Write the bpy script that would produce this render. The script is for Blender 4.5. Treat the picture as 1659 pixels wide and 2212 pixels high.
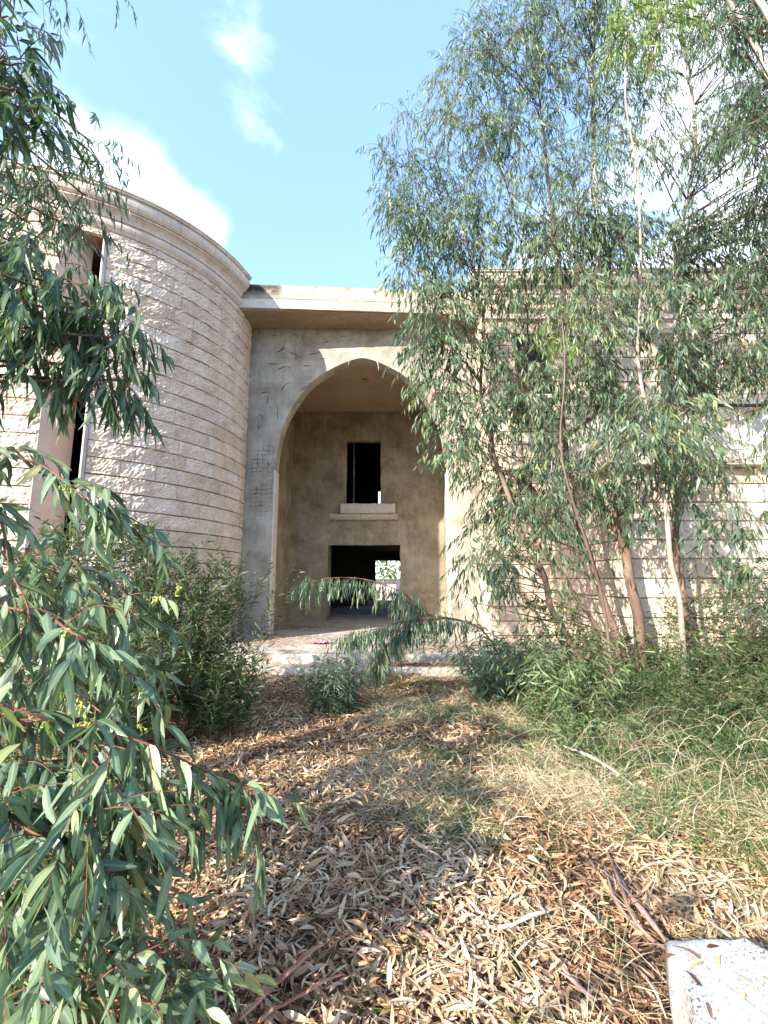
import bpy, math, random
import numpy as np
from mathutils import Vector, noise
R = math.radians
random.seed(7); rng = np.random.default_rng(7)
sc = bpy.context.scene
for o in list(bpy.data.objects): bpy.data.objects.remove(o)
COL = sc.collection

# ------------------------------------------------------------------ camera, sky, sun, exposure
F, PITCH, EYE = 960.0, R(8.53), 1.70          # focal length in units of a 1659 x 2212 picture
cd = bpy.data.cameras.new('camera'); cam = bpy.data.objects.new('camera', cd); COL.objects.link(cam)
cam.location = (0, 0, EYE); cam.rotation_euler = (R(90) + PITCH, 0, 0)
cd.sensor_fit = 'VERTICAL'; cd.sensor_height = 36.0; cd.lens = F / 2212 * 36.0
cd.clip_start = .05; cd.clip_end = 4000
sc.camera = cam
SP, CP = math.sin(PITCH), math.cos(PITCH)
def P(px, py, Y):
    u, v = px - 829.5, 1106 - py
    d = F * CP - v * SP
    return Vector((Y * u / d, Y, EYE + Y * (F * SP + v * CP) / d))

SUN = Vector((-.94, -1.0, .68)).normalized()   # towards the sun
world = bpy.data.worlds.new('World'); sc.world = world; world.use_nodes = True
wn, wl = world.node_tree.nodes, world.node_tree.links
wn.clear()
wo = wn.new('ShaderNodeOutputWorld'); bg = wn.new('ShaderNodeBackground')
sky = wn.new('ShaderNodeTexSky'); sky.sky_type = 'NISHITA'; sky.sun_disc = False
sky.sun_elevation = math.asin(SUN.z); sky.sun_rotation = math.atan2(SUN.x, SUN.y)
sky.air_density = 1.0; sky.dust_density = .6; sky.ozone_density = 1.2
bg.inputs['Strength'].default_value = .15
tc = wn.new('ShaderNodeTexCoord')
def wnode(t, **k):
    n = wn.new(t)
    for a, b in k.items(): setattr(n, a, b)
    return n
nz = wnode('ShaderNodeTexNoise'); nz.inputs['Scale'].default_value = 3.4; nz.inputs['Detail'].default_value = 9; nz.inputs['Roughness'].default_value = .56
nz.inputs['Distortion'].default_value = .6
mp = wnode('ShaderNodeMapping'); mp.inputs['Scale'].default_value = (1.0, 1.0, 1.5); mp.inputs['Location'].default_value = (3.1, .7, 1.9)
wl.new(tc.outputs['Generated'], mp.inputs['Vector']); wl.new(mp.outputs[0], nz.inputs['Vector'])
def dirblob(px, py, inner, outer, amp):
    d = (P(px, py, 1) - Vector((0, 0, EYE))).normalized()
    dot = wnode('ShaderNodeVectorMath', operation='DOT_PRODUCT'); wl.new(tc.outputs['Generated'], dot.inputs[0]); dot.inputs[1].default_value = d
    mr = wnode('ShaderNodeMapRange', interpolation_type='SMOOTHSTEP')
    mr.inputs['From Min'].default_value = math.cos(R(outer)); mr.inputs['From Max'].default_value = math.cos(R(inner))
    mr.inputs['To Min'].default_value = 0; mr.inputs['To Max'].default_value = amp
    wl.new(dot.outputs['Value'], mr.inputs['Value']); return mr.outputs[0]
def wadd(a, b):
    m = wnode('ShaderNodeMath', operation='ADD'); wl.new(a, m.inputs[0])
    if isinstance(b, float): m.inputs[1].default_value = b
    else: wl.new(b, m.inputs[1])
    return m.outputs[0]
cs = wnode('ShaderNodeMath', operation='MULTIPLY_ADD'); wl.new(nz.outputs['Fac'], cs.inputs[0]); cs.inputs[1].default_value = 2.1; cs.inputs[2].default_value = -.75
acc = cs.outputs[0]
for a in [(230, 440, 1, 9, .55), (390, 500, 1, 6, .42), (90, 130, 2, 12, .12), (1420, 420, 8, 24, .55), (1640, 150, 3, 13, .3), (490, 20, 1, 6, .22), (540, 110, 1, 5, .16), (590, 200, 1, 6, .26), (590, 320, 1, 5, .16),
          (860, 420, 6, 20, -.2), (380, 200, 3, 11, -.14), (1000, 1240, 2, 30, .0)]:
    acc = wadd(acc, dirblob(*a))
cm = wnode('ShaderNodeMapRange', interpolation_type='SMOOTHSTEP')
cm.inputs['From Min'].default_value = .45; cm.inputs['From Max'].default_value = 1.12
wl.new(acc, cm.inputs['Value'])
mix = wnode('ShaderNodeMix', data_type='RGBA'); wl.new(cm.outputs[0], mix.inputs['Factor'])
pale = wnode('ShaderNodeMix', data_type='RGBA'); pale.inputs['Factor'].default_value = .55
wl.new(sky.outputs[0], pale.inputs['A']); pale.inputs['B'].default_value = (.60, 1.05, 1.95, 1)
wl.new(pale.outputs['Result'], mix.inputs['A']); mix.inputs['B'].default_value = (2.9, 3.1, 3.35, 1)
wl.new(mix.outputs['Result'], bg.inputs['Color']); wl.new(bg.outputs[0], wo.inputs[0])
sl = bpy.data.lights.new('sun', 'SUN'); so = bpy.data.objects.new('sun', sl); COL.objects.link(so)
sl.energy = 2.5; sl.angle = R(.5); sl.color = (1.0, .93, .82)
so.rotation_euler = SUN.to_track_quat('Z', 'Y').to_euler(); so.location = (-8, -8, 12)
sc.view_settings.view_transform = 'Standard'; sc.view_settings.look = 'None'; sc.view_settings.gamma = 1
sc.view_settings.use_curve_mapping = False; sc.view_settings.exposure = 2.4
sc.cycles.max_bounces = 8; sc.cycles.diffuse_bounces = 5; sc.cycles.transparent_max_bounces = 4

# ------------------------------------------------------------------ materials
def new_mat(name):
    m = bpy.data.materials.new(name); m.use_nodes = True
    nt = m.node_tree; b = nt.nodes['Principled BSDF']
    return m, nt, nt.nodes, nt.links, b
def N(nt, t, **k):
    n = nt.nodes.new(t)
    for a, b in k.items():
        if a.startswith('i_'): n.inputs[a[2:].replace('_', ' ')].default_value = b
        else: setattr(n, a, b)
    return n
def ramp(nt, fac, stops):
    r = nt.nodes.new('ShaderNodeValToRGB'); nt.links.new(fac, r.inputs[0])
    e = r.color_ramp.elements
    while len(e) < len(stops): e.new(.5)
    for q, (p, c) in zip(e, stops): q.position = p; q.color = (*c, 1)
    return r.outputs[0]
def mat_rough(name, stops, scale=3.0, bump=.3, fine=40, rough=.9, streak=0, bumpd=.02, stretch=(1, 1, 1)):
    m, nt, n, l, b = new_mat(name)
    t = N(nt, 'ShaderNodeTexCoord'); mp = N(nt, 'ShaderNodeMapping'); mp.inputs['Scale'].default_value = stretch
    l.new(t.outputs['Object'], mp.inputs['Vector'])
    a = N(nt, 'ShaderNodeTexNoise', i_Scale=scale, i_Detail=8.0, i_Roughness=.62); l.new(mp.outputs[0], a.inputs['Vector'])
    f = N(nt, 'ShaderNodeTexNoise', i_Scale=float(fine), i_Detail=5.0, i_Roughness=.7); l.new(mp.outputs[0], f.inputs['Vector'])
    c = ramp(nt, a.outputs['Fac'], stops)
    mx = N(nt, 'ShaderNodeMix', data_type='RGBA', blend_type='OVERLAY'); mx.inputs['Factor'].default_value = .45
    l.new(c, mx.inputs['A']); l.new(f.outputs['Fac'], mx.inputs['B'])
    out = mx.outputs['Result']
    if streak:
        sm = N(nt, 'ShaderNodeMapping'); sm.inputs['Scale'].default_value = (9, 9, .7); l.new(t.outputs['Object'], sm.inputs['Vector'])
        s = N(nt, 'ShaderNodeTexNoise', i_Scale=1.0, i_Detail=6.0, i_Roughness=.65); l.new(sm.outputs[0], s.inputs['Vector'])
        r = ramp(nt, s.outputs['Fac'], [(.42, (1, 1, 1)), (.72, (1 - streak,) * 3)])
        m2 = N(nt, 'ShaderNodeMix', data_type='RGBA', blend_type='MULTIPLY'); m2.inputs['Factor'].default_value = 1
        l.new(out, m2.inputs['A']); l.new(r, m2.inputs['B']); out = m2.outputs['Result']
    l.new(out, b.inputs['Base Color']); b.inputs['Roughness'].default_value = rough
    b.inputs['Specular IOR Level'].default_value = .2
    ad = N(nt, 'ShaderNodeMath', operation='ADD'); l.new(a.outputs['Fac'], ad.inputs[0]); l.new(f.outputs['Fac'], ad.inputs[1])
    bp = N(nt, 'ShaderNodeBump', i_Strength=bump, i_Distance=bumpd); l.new(ad.outputs[0], bp.inputs['Height']); l.new(bp.outputs[0], b.inputs['Normal'])
    m['out'] = ''
    return m
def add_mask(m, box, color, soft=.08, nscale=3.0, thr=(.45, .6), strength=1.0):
    """a stain, line or tone band with a shape of its own: inside a box (object space), broken up by noise"""
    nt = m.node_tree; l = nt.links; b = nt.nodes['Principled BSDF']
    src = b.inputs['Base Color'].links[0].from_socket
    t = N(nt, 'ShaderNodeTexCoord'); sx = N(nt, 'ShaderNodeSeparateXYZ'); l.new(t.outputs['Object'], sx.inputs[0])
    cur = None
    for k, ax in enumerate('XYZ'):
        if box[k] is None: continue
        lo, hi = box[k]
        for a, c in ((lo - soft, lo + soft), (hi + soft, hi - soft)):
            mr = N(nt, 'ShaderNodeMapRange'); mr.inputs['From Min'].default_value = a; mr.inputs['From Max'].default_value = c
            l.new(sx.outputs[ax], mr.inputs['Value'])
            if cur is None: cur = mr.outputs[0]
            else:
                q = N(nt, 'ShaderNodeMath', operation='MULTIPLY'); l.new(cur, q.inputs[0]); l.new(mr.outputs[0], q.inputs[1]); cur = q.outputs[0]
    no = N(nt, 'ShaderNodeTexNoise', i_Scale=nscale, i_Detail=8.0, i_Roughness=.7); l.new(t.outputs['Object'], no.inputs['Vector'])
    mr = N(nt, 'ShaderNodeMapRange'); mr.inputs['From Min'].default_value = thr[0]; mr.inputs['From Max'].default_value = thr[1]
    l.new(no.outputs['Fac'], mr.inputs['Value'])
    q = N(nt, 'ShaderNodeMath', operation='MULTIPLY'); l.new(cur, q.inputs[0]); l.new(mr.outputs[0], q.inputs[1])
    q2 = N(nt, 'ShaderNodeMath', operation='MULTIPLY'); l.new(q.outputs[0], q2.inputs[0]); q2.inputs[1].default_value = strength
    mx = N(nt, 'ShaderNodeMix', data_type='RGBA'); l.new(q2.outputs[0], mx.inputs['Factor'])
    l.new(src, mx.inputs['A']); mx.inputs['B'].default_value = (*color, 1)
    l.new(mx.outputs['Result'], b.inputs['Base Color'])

def mat_leaf(name, stops, trans=.35, rough=.42, spec=.4):
    m, nt, n, l, b = new_mat(name)
    at = N(nt, 'ShaderNodeAttribute', attribute_name='tint')
    c = ramp(nt, at.outputs['Fac'], stops)
    mid = N(nt, 'ShaderNodeAttribute', attribute_name='rib')
    mx = N(nt, 'ShaderNodeMix', data_type='RGBA', blend_type='SCREEN'); mx.inputs['B'].default_value = (.16, .2, .1, 1)
    pw = N(nt, 'ShaderNodeMath', operation='POWER'); l.new(mid.outputs['Fac'], pw.inputs[0]); pw.inputs[1].default_value = 7
    l.new(pw.outputs[0], mx.inputs['Factor']); l.new(c, mx.inputs['A'])
    col = mx.outputs['Result']
    tcn = N(nt, 'ShaderNodeTexCoord'); bn = N(nt, 'ShaderNodeTexNoise', i_Scale=38.0, i_Detail=4.0, i_Roughness=.7); l.new(tcn.outputs['Object'], bn.inputs['Vector'])
    bm2 = N(nt, 'ShaderNodeMapRange'); bm2.inputs['From Min'].default_value = .63; bm2.inputs['From Max'].default_value = .72; bm2.inputs['To Max'].default_value = .6; l.new(bn.outputs['Fac'], bm2.inputs['Value'])
    bx = N(nt, 'ShaderNodeMix', data_type='RGBA'); l.new(bm2.outputs[0], bx.inputs['Factor']); l.new(col, bx.inputs['A']); bx.inputs['B'].default_value = (.20, .13, .06, 1)
    hv = N(nt, 'ShaderNodeTexNoise', i_Scale=9.0, i_Detail=3.0); l.new(tcn.outputs['Object'], hv.inputs['Vector'])
    hr = ramp(nt, hv.outputs['Fac'], [(.35, (.78, .80, .80)), (.65, (1.0, 1.0, 1.0))])
    hx = N(nt, 'ShaderNodeMix', data_type='RGBA', blend_type='MULTIPLY'); hx.inputs['Factor'].default_value = 1; l.new(bx.outputs['Result'], hx.inputs['A']); l.new(hr, hx.inputs['B'])
    col = hx.outputs['Result']
    l.new(col, b.inputs['Base Color']); b.inputs['Roughness'].default_value = rough
    b.inputs['Specular IOR Level'].default_value = spec
    tr = N(nt, 'ShaderNodeBsdfTranslucent')
    hs = N(nt, 'ShaderNodeMix', data_type='RGBA', blend_type='MULTIPLY'); hs.inputs['Factor'].default_value = 1; hs.inputs['B'].default_value = (1.1, 1.3, .65, 1)
    l.new(col, hs.inputs['A']); l.new(hs.outputs['Result'], tr.inputs['Color'])
    ms = N(nt, 'ShaderNodeMixShader', ); ms.inputs[0].default_value = trans
    l.new(b.outputs[0], ms.inputs[1]); l.new(tr.outputs[0], ms.inputs[2])
    l.new(ms.outputs[0], nt.nodes['Material Output'].inputs['Surface'])
    return m

M = {}
M['rockface'] = mat_rough('rockface_limestone', [(.3, (.54, .43, .34)), (.5, (.66, .56, .465)), (.72, (.74, .65, .565))], scale=2.6, bump=.55, fine=16, bumpd=.02)
nt = M['rockface'].node_tree; b = nt.nodes['Principled BSDF']; src = b.inputs['Base Color'].links[0].from_socket
oi = N(nt, 'ShaderNodeObjectInfo'); cr_ = ramp(nt, oi.outputs['Random'], [(0, (.86, .82, .77)), (.5, (1, .98, .95)), (1, (1.0, 1.0, 1.0))])
mx = N(nt, 'ShaderNodeMix', data_type='RGBA', blend_type='MULTIPLY'); mx.inputs['Factor'].default_value = 1
nt.links.new(src, mx.inputs['A']); nt.links.new(cr_, mx.inputs['B'])
t = N(nt, 'ShaderNodeTexCoord'); mpn = N(nt, 'ShaderNodeMapping'); mpn.inputs['Scale'].default_value = (3, 3, .35); nt.links.new(t.outputs['Object'], mpn.inputs[0])
no = N(nt, 'ShaderNodeTexNoise', i_Scale=1.0, i_Detail=7.0, i_Roughness=.65); nt.links.new(mpn.outputs[0], no.inputs['Vector'])
st = ramp(nt, no.outputs['Fac'], [(.45, (1, 1, 1)), (.75, (.88, .81, .73))])
m2 = N(nt, 'ShaderNodeMix', data_type='RGBA', blend_type='MULTIPLY'); m2.inputs['Factor'].default_value = 1
nt.links.new(mx.outputs['Result'], m2.inputs['A']); nt.links.new(st, m2.inputs['B']); nt.links.new(m2.outputs['Result'], b.inputs['Base Color'])
M['mortar'] = mat_rough('rusty_mortar', [(.3, (.20, .115, .07)), (.7, (.33, .21, .14))], scale=4, bump=.2)
M['palemortar'] = mat_rough('pale_mortar', [(.3, (.40, .32, .25)), (.7, (.50, .42, .34))], scale=4, bump=.2)
M['smooth_stone'] = mat_rough('smooth_limestone', [(.3, (.55, .46, .375)), (.7, (.68, .60, .52))], scale=2.5, bump=.12, fine=60, streak=.22, bumpd=.006)
M['pink_stone'] = mat_rough('pinkish_limestone', [(.3, (.55, .43, .35)), (.7, (.66, .55, .46))], scale=2.5, bump=.1, fine=60, bumpd=.006)
M['plaster'] = mat_rough('grey_plaster', [(.32, (.24, .21, .17)), (.5, (.36, .325, .27)), (.66, (.47, .43, .365))], scale=1.5, bump=.8, fine=34, streak=.14, bumpd=.02)
M['plaster_in'] = mat_rough('tan_plaster', [(.3, (.20, .16, .11)), (.5, (.32, .262, .185)), (.7, (.43, .365, .27))], scale=1.3, bump=.7, fine=16, streak=.2, bumpd=.025)
M['ceiling'] = mat_rough('tan_ceiling', [(.3, (.30, .225, .145)), (.7, (.40, .31, .21))], scale=.9, bump=.2, fine=30, bumpd=.01)
M['concrete'] = mat_rough('board_marked_concrete', [(.3, (.30, .25, .195)), (.5, (.45, .385, .305)), (.7, (.57, .505, .41))], scale=2.2, bump=.6, fine=18, stretch=(.35, 1, 3), bumpd=.02)
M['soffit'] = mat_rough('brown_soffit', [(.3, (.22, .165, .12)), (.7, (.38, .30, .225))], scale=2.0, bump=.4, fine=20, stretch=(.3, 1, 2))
M['floor'] = mat_rough('dusty_concrete_floor', [(.3, (.27, .235, .20)), (.5, (.42, .38, .335)), (.7, (.54, .50, .45))], scale=2.4, bump=.5, fine=14)
M['dark'] = mat_rough('dark_interior', [(.3, (.05, .042, .035)), (.7, (.09, .075, .06))], scale=2, bump=.3)
M['panel'] = mat_rough('pale_panel_stone', [(.3, (.60, .53, .47)), (.7, (.72, .66, .60))], scale=2, bump=.1, fine=50, streak=.12, bumpd=.005)
M['rail'] = mat_rough('dark_rail', [(.3, (.07, .06, .055)), (.7, (.12, .1, .09))], scale=5, bump=.1, rough=.5)
M['block'] = mat_rough('speckled_block', [(.3, (.50, .47, .42)), (.7, (.66, .63, .575))], scale=5, bump=.5, fine=60, bumpd=.012)
M['wire'] = mat_rough('dead_tendril', [(.3, (.06, .04, .03)), (.7, (.12, .085, .06))], scale=9, bump=.1)
M['paleedge'] = mat_rough('pale_render_edge', [(.3, (.52, .46, .38)), (.7, (.62, .57, .49))], scale=6, bump=.2)
M['soil'] = mat_rough('soil', [(.3, (.06, .035, .022)), (.5, (.12, .075, .048)), (.7, (.25, .17, .115))], scale=1.7, bump=.8, fine=24, bumpd=.03)
M['gravel'] = M['floor']
M['bark_grey'] = mat_rough('pale_bark', [(.3, (.30, .24, .185)), (.5, (.45, .39, .33)), (.7, (.60, .56, .50))], scale=3.5, bump=.35, fine=22, stretch=(1, 1, .35), bumpd=.008)
M['bark_red'] = mat_rough('ruddy_bark', [(.3, (.085, .055, .042)), (.5, (.15, .10, .075)), (.7, (.24, .18, .14))], scale=3.5, bump=.35, fine=22, stretch=(1, 1, .3), bumpd=.008)
def bark_mix():
    m = mat_rough('two_tone_bark', [(.3, (.09, .055, .04)), (.5, (.165, .105, .075)), (.7, (.26, .19, .145))], scale=3.5, bump=.35, fine=22, stretch=(1, 1, .35), bumpd=.008)
    nt = m.node_tree; b = nt.nodes['Principled BSDF']; src = b.inputs['Base Color'].links[0].from_socket
    t = N(nt, 'ShaderNodeTexCoord'); sx = N(nt, 'ShaderNodeSeparateXYZ'); nt.links.new(t.outputs['Object'], sx.inputs[0])
    no = N(nt, 'ShaderNodeTexNoise', i_Scale=1.8, i_Detail=5.0); nt.links.new(t.outputs['Object'], no.inputs['Vector'])
    a = N(nt, 'ShaderNodeMath', operation='MULTIPLY_ADD'); nt.links.new(no.outputs['Fac'], a.inputs[0]); a.inputs[1].default_value = 5.0; nt.links.new(sx.outputs['Z'], a.inputs[2])
    mr = N(nt, 'ShaderNodeMapRange'); mr.inputs['From Min'].default_value = 5.3; mr.inputs['From Max'].default_value = 6.0; nt.links.new(a.outputs[0], mr.inputs['Value'])
    mx = N(nt, 'ShaderNodeMix', data_type='RGBA'); nt.links.new(mr.outputs[0], mx.inputs['Factor']); nt.links.new(src, mx.inputs['A']); mx.inputs['B'].default_value = (.40, .365, .32, 1)
    nt.links.new(mx.outputs['Result'], b.inputs['Base Color']); return m
M['bark_mix'] = bark_mix()
M['bark_tan'] = mat_rough('tan_bark', [(.3, (.20, .145, .11)), (.5, (.31, .25, .20)), (.7, (.48, .43, .37))], scale=2.5, bump=.35, fine=22, stretch=(1, 1, .6), bumpd=.006)
M['bark_orange'] = mat_rough('red_orange_bark', [(.3, (.22, .085, .05)), (.5, (.36, .16, .10)), (.7, (.52, .30, .21))], scale=6, bump=.6, fine=40, bumpd=.006)
M['twig_red'] = mat_rough('red_twig', [(.3, (.13, .045, .032)), (.7, (.24, .10, .07))], scale=14, bump=.2, rough=.55, bumpd=.003)
M['twig_dark'] = mat_rough('brown_twig', [(.3, (.09, .06, .04)), (.7, (.19, .13, .09))], scale=14, bump=.2, bumpd=.003)
M['bark_strip'] = mat_rough('peeled_bark', [(.3, (.20, .10, .08)), (.5, (.33, .19, .155)), (.7, (.48, .32, .27))], scale=5, bump=.4, fine=30, stretch=(1, 1, 1), bumpd=.006)
M['leaf_near'] = mat_leaf('bluish_gum_leaf', [(0, (.05, .085, .045)), (.4, (.12, .18, .10)), (.75, (.21, .30, .18)), (.93, (.31, .36, .15)), (1, (.33, .13, .08))], trans=.22, rough=.38, spec=.45)
M['leaf_over'] = mat_leaf('dark_gum_leaf', [(0, (.03, .065, .035)), (.5, (.085, .145, .08)), (.85, (.165, .24, .13)), (.97, (.20, .25, .08)), (1, (.30, .16, .09))], trans=.28, rough=.4)
M['leaf_crown'] = mat_leaf('grey_green_gum_leaf', [(0, (.035, .07, .045)), (.35, (.075, .13, .08)), (.7, (.14, .21, .125)), (.9, (.23, .29, .13)), (1, (.36, .30, .15))], trans=.3, rough=.42)
M['leaf_lime'] = mat_leaf('lime_gum_leaf', [(0, (.10, .17, .04)), (.5, (.19, .28, .06)), (1, (.34, .40, .10))], trans=.45)
M['leaf_fresh'] = mat_leaf('fresh_gum_leaf', [(0, (.08, .14, .05)), (.5, (.14, .215, .08)), (1, (.25, .31, .14))], trans=.38)
M['leaf_bush'] = mat_leaf('oleander_leaf', [(0, (.03, .06, .022)), (.5, (.06, .10, .035)), (.9, (.105, .15, .05)), (1, (.2, .14, .06))], trans=.25)
M['leaf_dry'] = mat_leaf('dead_leaf', [(0, (.10, .045, .024)), (.2, (.30, .145, .075)), (.42, (.52, .30, .165)), (.72, (.68, .46, .28)), (1, (.80, .64, .45))], trans=.1, rough=.7, spec=.2)
M['straw'] = mat_leaf('straw', [(0, (.30, .23, .13)), (.5, (.52, .43, .275)), (1, (.72, .64, .47))], trans=.2, rough=.6, spec=.2)
M['grass'] = mat_leaf('green_grass', [(0, (.05, .10, .025)), (.6, (.10, .175, .045)), (1, (.20, .26, .08))], trans=.3, rough=.5)
M['bud'] = mat_rough('gum_bud', [(.3, (.26, .30, .05)), (.7, (.42, .44, .10))], scale=20, bump=.05, rough=.5)
M['pink'] = mat_rough('pink_cloth', [(.3, (.30, .11, .14)), (.7, (.50, .30, .32))], scale=12, bump=.4)
M['socket_and_unlit_opening'] = mat_rough('black_plastic_and_unlit_opening', [(.3, (.02, .02, .02)), (.7, (.04, .035, .03))], scale=12, bump=.1)  # also on the wing's window panels, where the black stands for shade

# ------------------------------------------------------------------ object helpers
def empty(name, loc=(0, 0, 0)):
    o = bpy.data.objects.new(name, None); COL.objects.link(o); o.location = loc; o.empty_display_size = .2
    return o
def tag(o, label=None, cat=None, group=None, kind=None):
    if label: o['label'] = label
    if cat: o['category'] = cat
    if group: o['group'] = group
    if kind: o['kind'] = kind
    return o
def mesh_obj(name, verts, faces, mat, parent=None, smooth=False, attrs=None):
    """verts (n,3) world coords; faces list of tuples or (m,k) array"""
    me = bpy.data.meshes.new(name)
    verts = np.asarray(verts, dtype=np.float32)
    off = np.zeros(3, dtype=np.float32)
    if parent is not None:
        w = Vector((0, 0, 0)); p = parent
        while p is not None: w += p.location; p = p.parent
        off = np.array(w, dtype=np.float32)
    v = verts - off
    if isinstance(faces, np.ndarray):
        k = faces.shape[1]; m = faces.shape[0]
        me.vertices.add(len(v)); me.vertices.foreach_set('co', v.ravel())
        me.loops.add(m * k); me.loops.foreach_set('vertex_index', faces.astype(np.int32).ravel())
        me.polygons.add(m); me.polygons.foreach_set('loop_start', np.arange(0, m * k, k, dtype=np.int32))
        me.polygons.foreach_set('loop_total', np.full(m, k, dtype=np.int32))
        me.update(calc_edges=True)
    else:
        me.from_pydata([tuple(map(float, q)) for q in v], [], [tuple(f) for f in faces]); me.update()
    if smooth: me.polygons.foreach_set('use_smooth', np.ones(len(me.polygons), dtype=bool))
    if attrs:
        for k, a in attrs.items():
            at = me.attributes.new(k, 'FLOAT', 'POINT'); at.data.foreach_set('value', np.asarray(a, dtype=np.float32))
    if mat: me.materials.append(mat)
    o = bpy.data.objects.new(name, me); COL.objects.link(o)
    if parent is not None: o.parent = parent
    return o
class MB:
    def __init__(s): s.v = []; s.f = []
    def add(s, v, f):
        n = len(s.v); s.v += [tuple(q) for q in v]; s.f += [tuple(i + n for i in q) for q in f]; return s
    def box(s, x0, x1, y0, y1, z0, z1, bev=0):
        v = [(x, y, z) for x in (x0, x1) for y in (y0, y1) for z in (z0, z1)]
        return s.add(v, [(0, 1, 3, 2), (4, 6, 7, 5), (0, 4, 5, 1), (2, 3, 7, 6), (0, 2, 6, 4), (1, 5, 7, 3)])
    def build(s, name, mat, parent=None, smooth=False): return mesh_obj(name, s.v, s.f, mat, parent, smooth)
def bevel(o, w=.01, seg=2):
    m = o.modifiers.new('bevel', 'BEVEL'); m.width = w; m.segments = seg; m.limit_method = 'ANGLE'; return o
def tube(pts, radii, n=6, cap=True):
    pts = [Vector(p) for p in pts]; V = []; Fc = []
    up = Vector((0, 0, 1)); prev = None
    for i, p in enumerate(pts):
        t = (pts[min(i + 1, len(pts) - 1)] - pts[max(i - 1, 0)])
        t = t.normalized() if t.length > 1e-9 else Vector((0, 0, 1))
        if prev is None:
            a = t.cross(Vector((.31, .95, .1))); a = a.normalized() if a.length > 1e-4 else t.cross(Vector((1, 0, 0))).normalized()
        else:
            a = prev - t * prev.dot(t); a = a.normalized() if a.length > 1e-6 else t.orthogonal().normalized()
        prev = a; b = t.cross(a)
        for k in range(n):
            g = 2 * math.pi * k / n
            V.append(p + (a * math.cos(g) + b * math.sin(g)) * radii[i])
    for i in range(len(pts) - 1):
        for k in range(n):
            Fc.append((i * n + k, i * n + (k + 1) % n, (i + 1) * n + (k + 1) % n, (i + 1) * n + k))
    return V, Fc
def smooth_path(pts, sub=5):
    pts = [Vector(p) for p in pts]; out = []
    for i in range(len(pts) - 1):
        p0 = pts[max(i - 1, 0)]; p1 = pts[i]; p2 = pts[i + 1]; p3 = pts[min(i + 2, len(pts) - 1)]
        for k in range(sub):
            t = k / sub
            out.append(.5 * ((2 * p1) + (p2 - p0) * t + (2 * p0 - 5 * p1 + 4 * p2 - p3) * t * t + (3 * p1 - p0 - 3 * p2 + p3) * t ** 3))
    out.append(pts[-1]); return out

# ------------------------------------------------------------------ leaves
PROF = lambda s: np.sin(np.pi * np.clip(s, 0, 1) ** .72) ** .9
def leaf_arrays(base, d, w, L, W, bend, side, ns=5, cols=3, fold=.25):
    """vectorised lanceolate leaves; d = direction, w = width direction, bend = vector of curvature"""
    n = len(base); s = np.linspace(0, 1, ns)
    nrm = np.cross(d, w)
    c = base[:, None] + d[:, None] * (L[:, None] * s)[..., None] + bend[:, None] * (L[:, None] * s ** 2)[..., None] + w[:, None] * (side[:, None] * L[:, None] * (s - s ** 2) * 1.2)[..., None]
    hw = W[:, None] * .5 * np.maximum(PROF(s), .04)[None]
    rows = []
    for k in range(cols):
        q = -1 + 2 * k / (cols - 1)
        off = w[:, None] * (hw * q)[..., None] + nrm[:, None] * (hw * abs(q) * fold)[..., None]
        rows.append(c + off)
    V = np.stack(rows, axis=2).reshape(n, ns * cols, 3)
    fs = []
    for i in range(ns - 1):
        for k in range(cols - 1):
            a = i * cols + k; fs.append((a, a + 1, a + cols + 1, a + cols))
    rib = np.array([1.0 - abs(-1 + 2 * k / (cols - 1)) for i in range(ns) for k in range(cols)])
    return V, np.array(fs), rib
def nrmz(a): return a / np.maximum(np.linalg.norm(a, axis=-1, keepdims=True), 1e-9)

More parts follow.
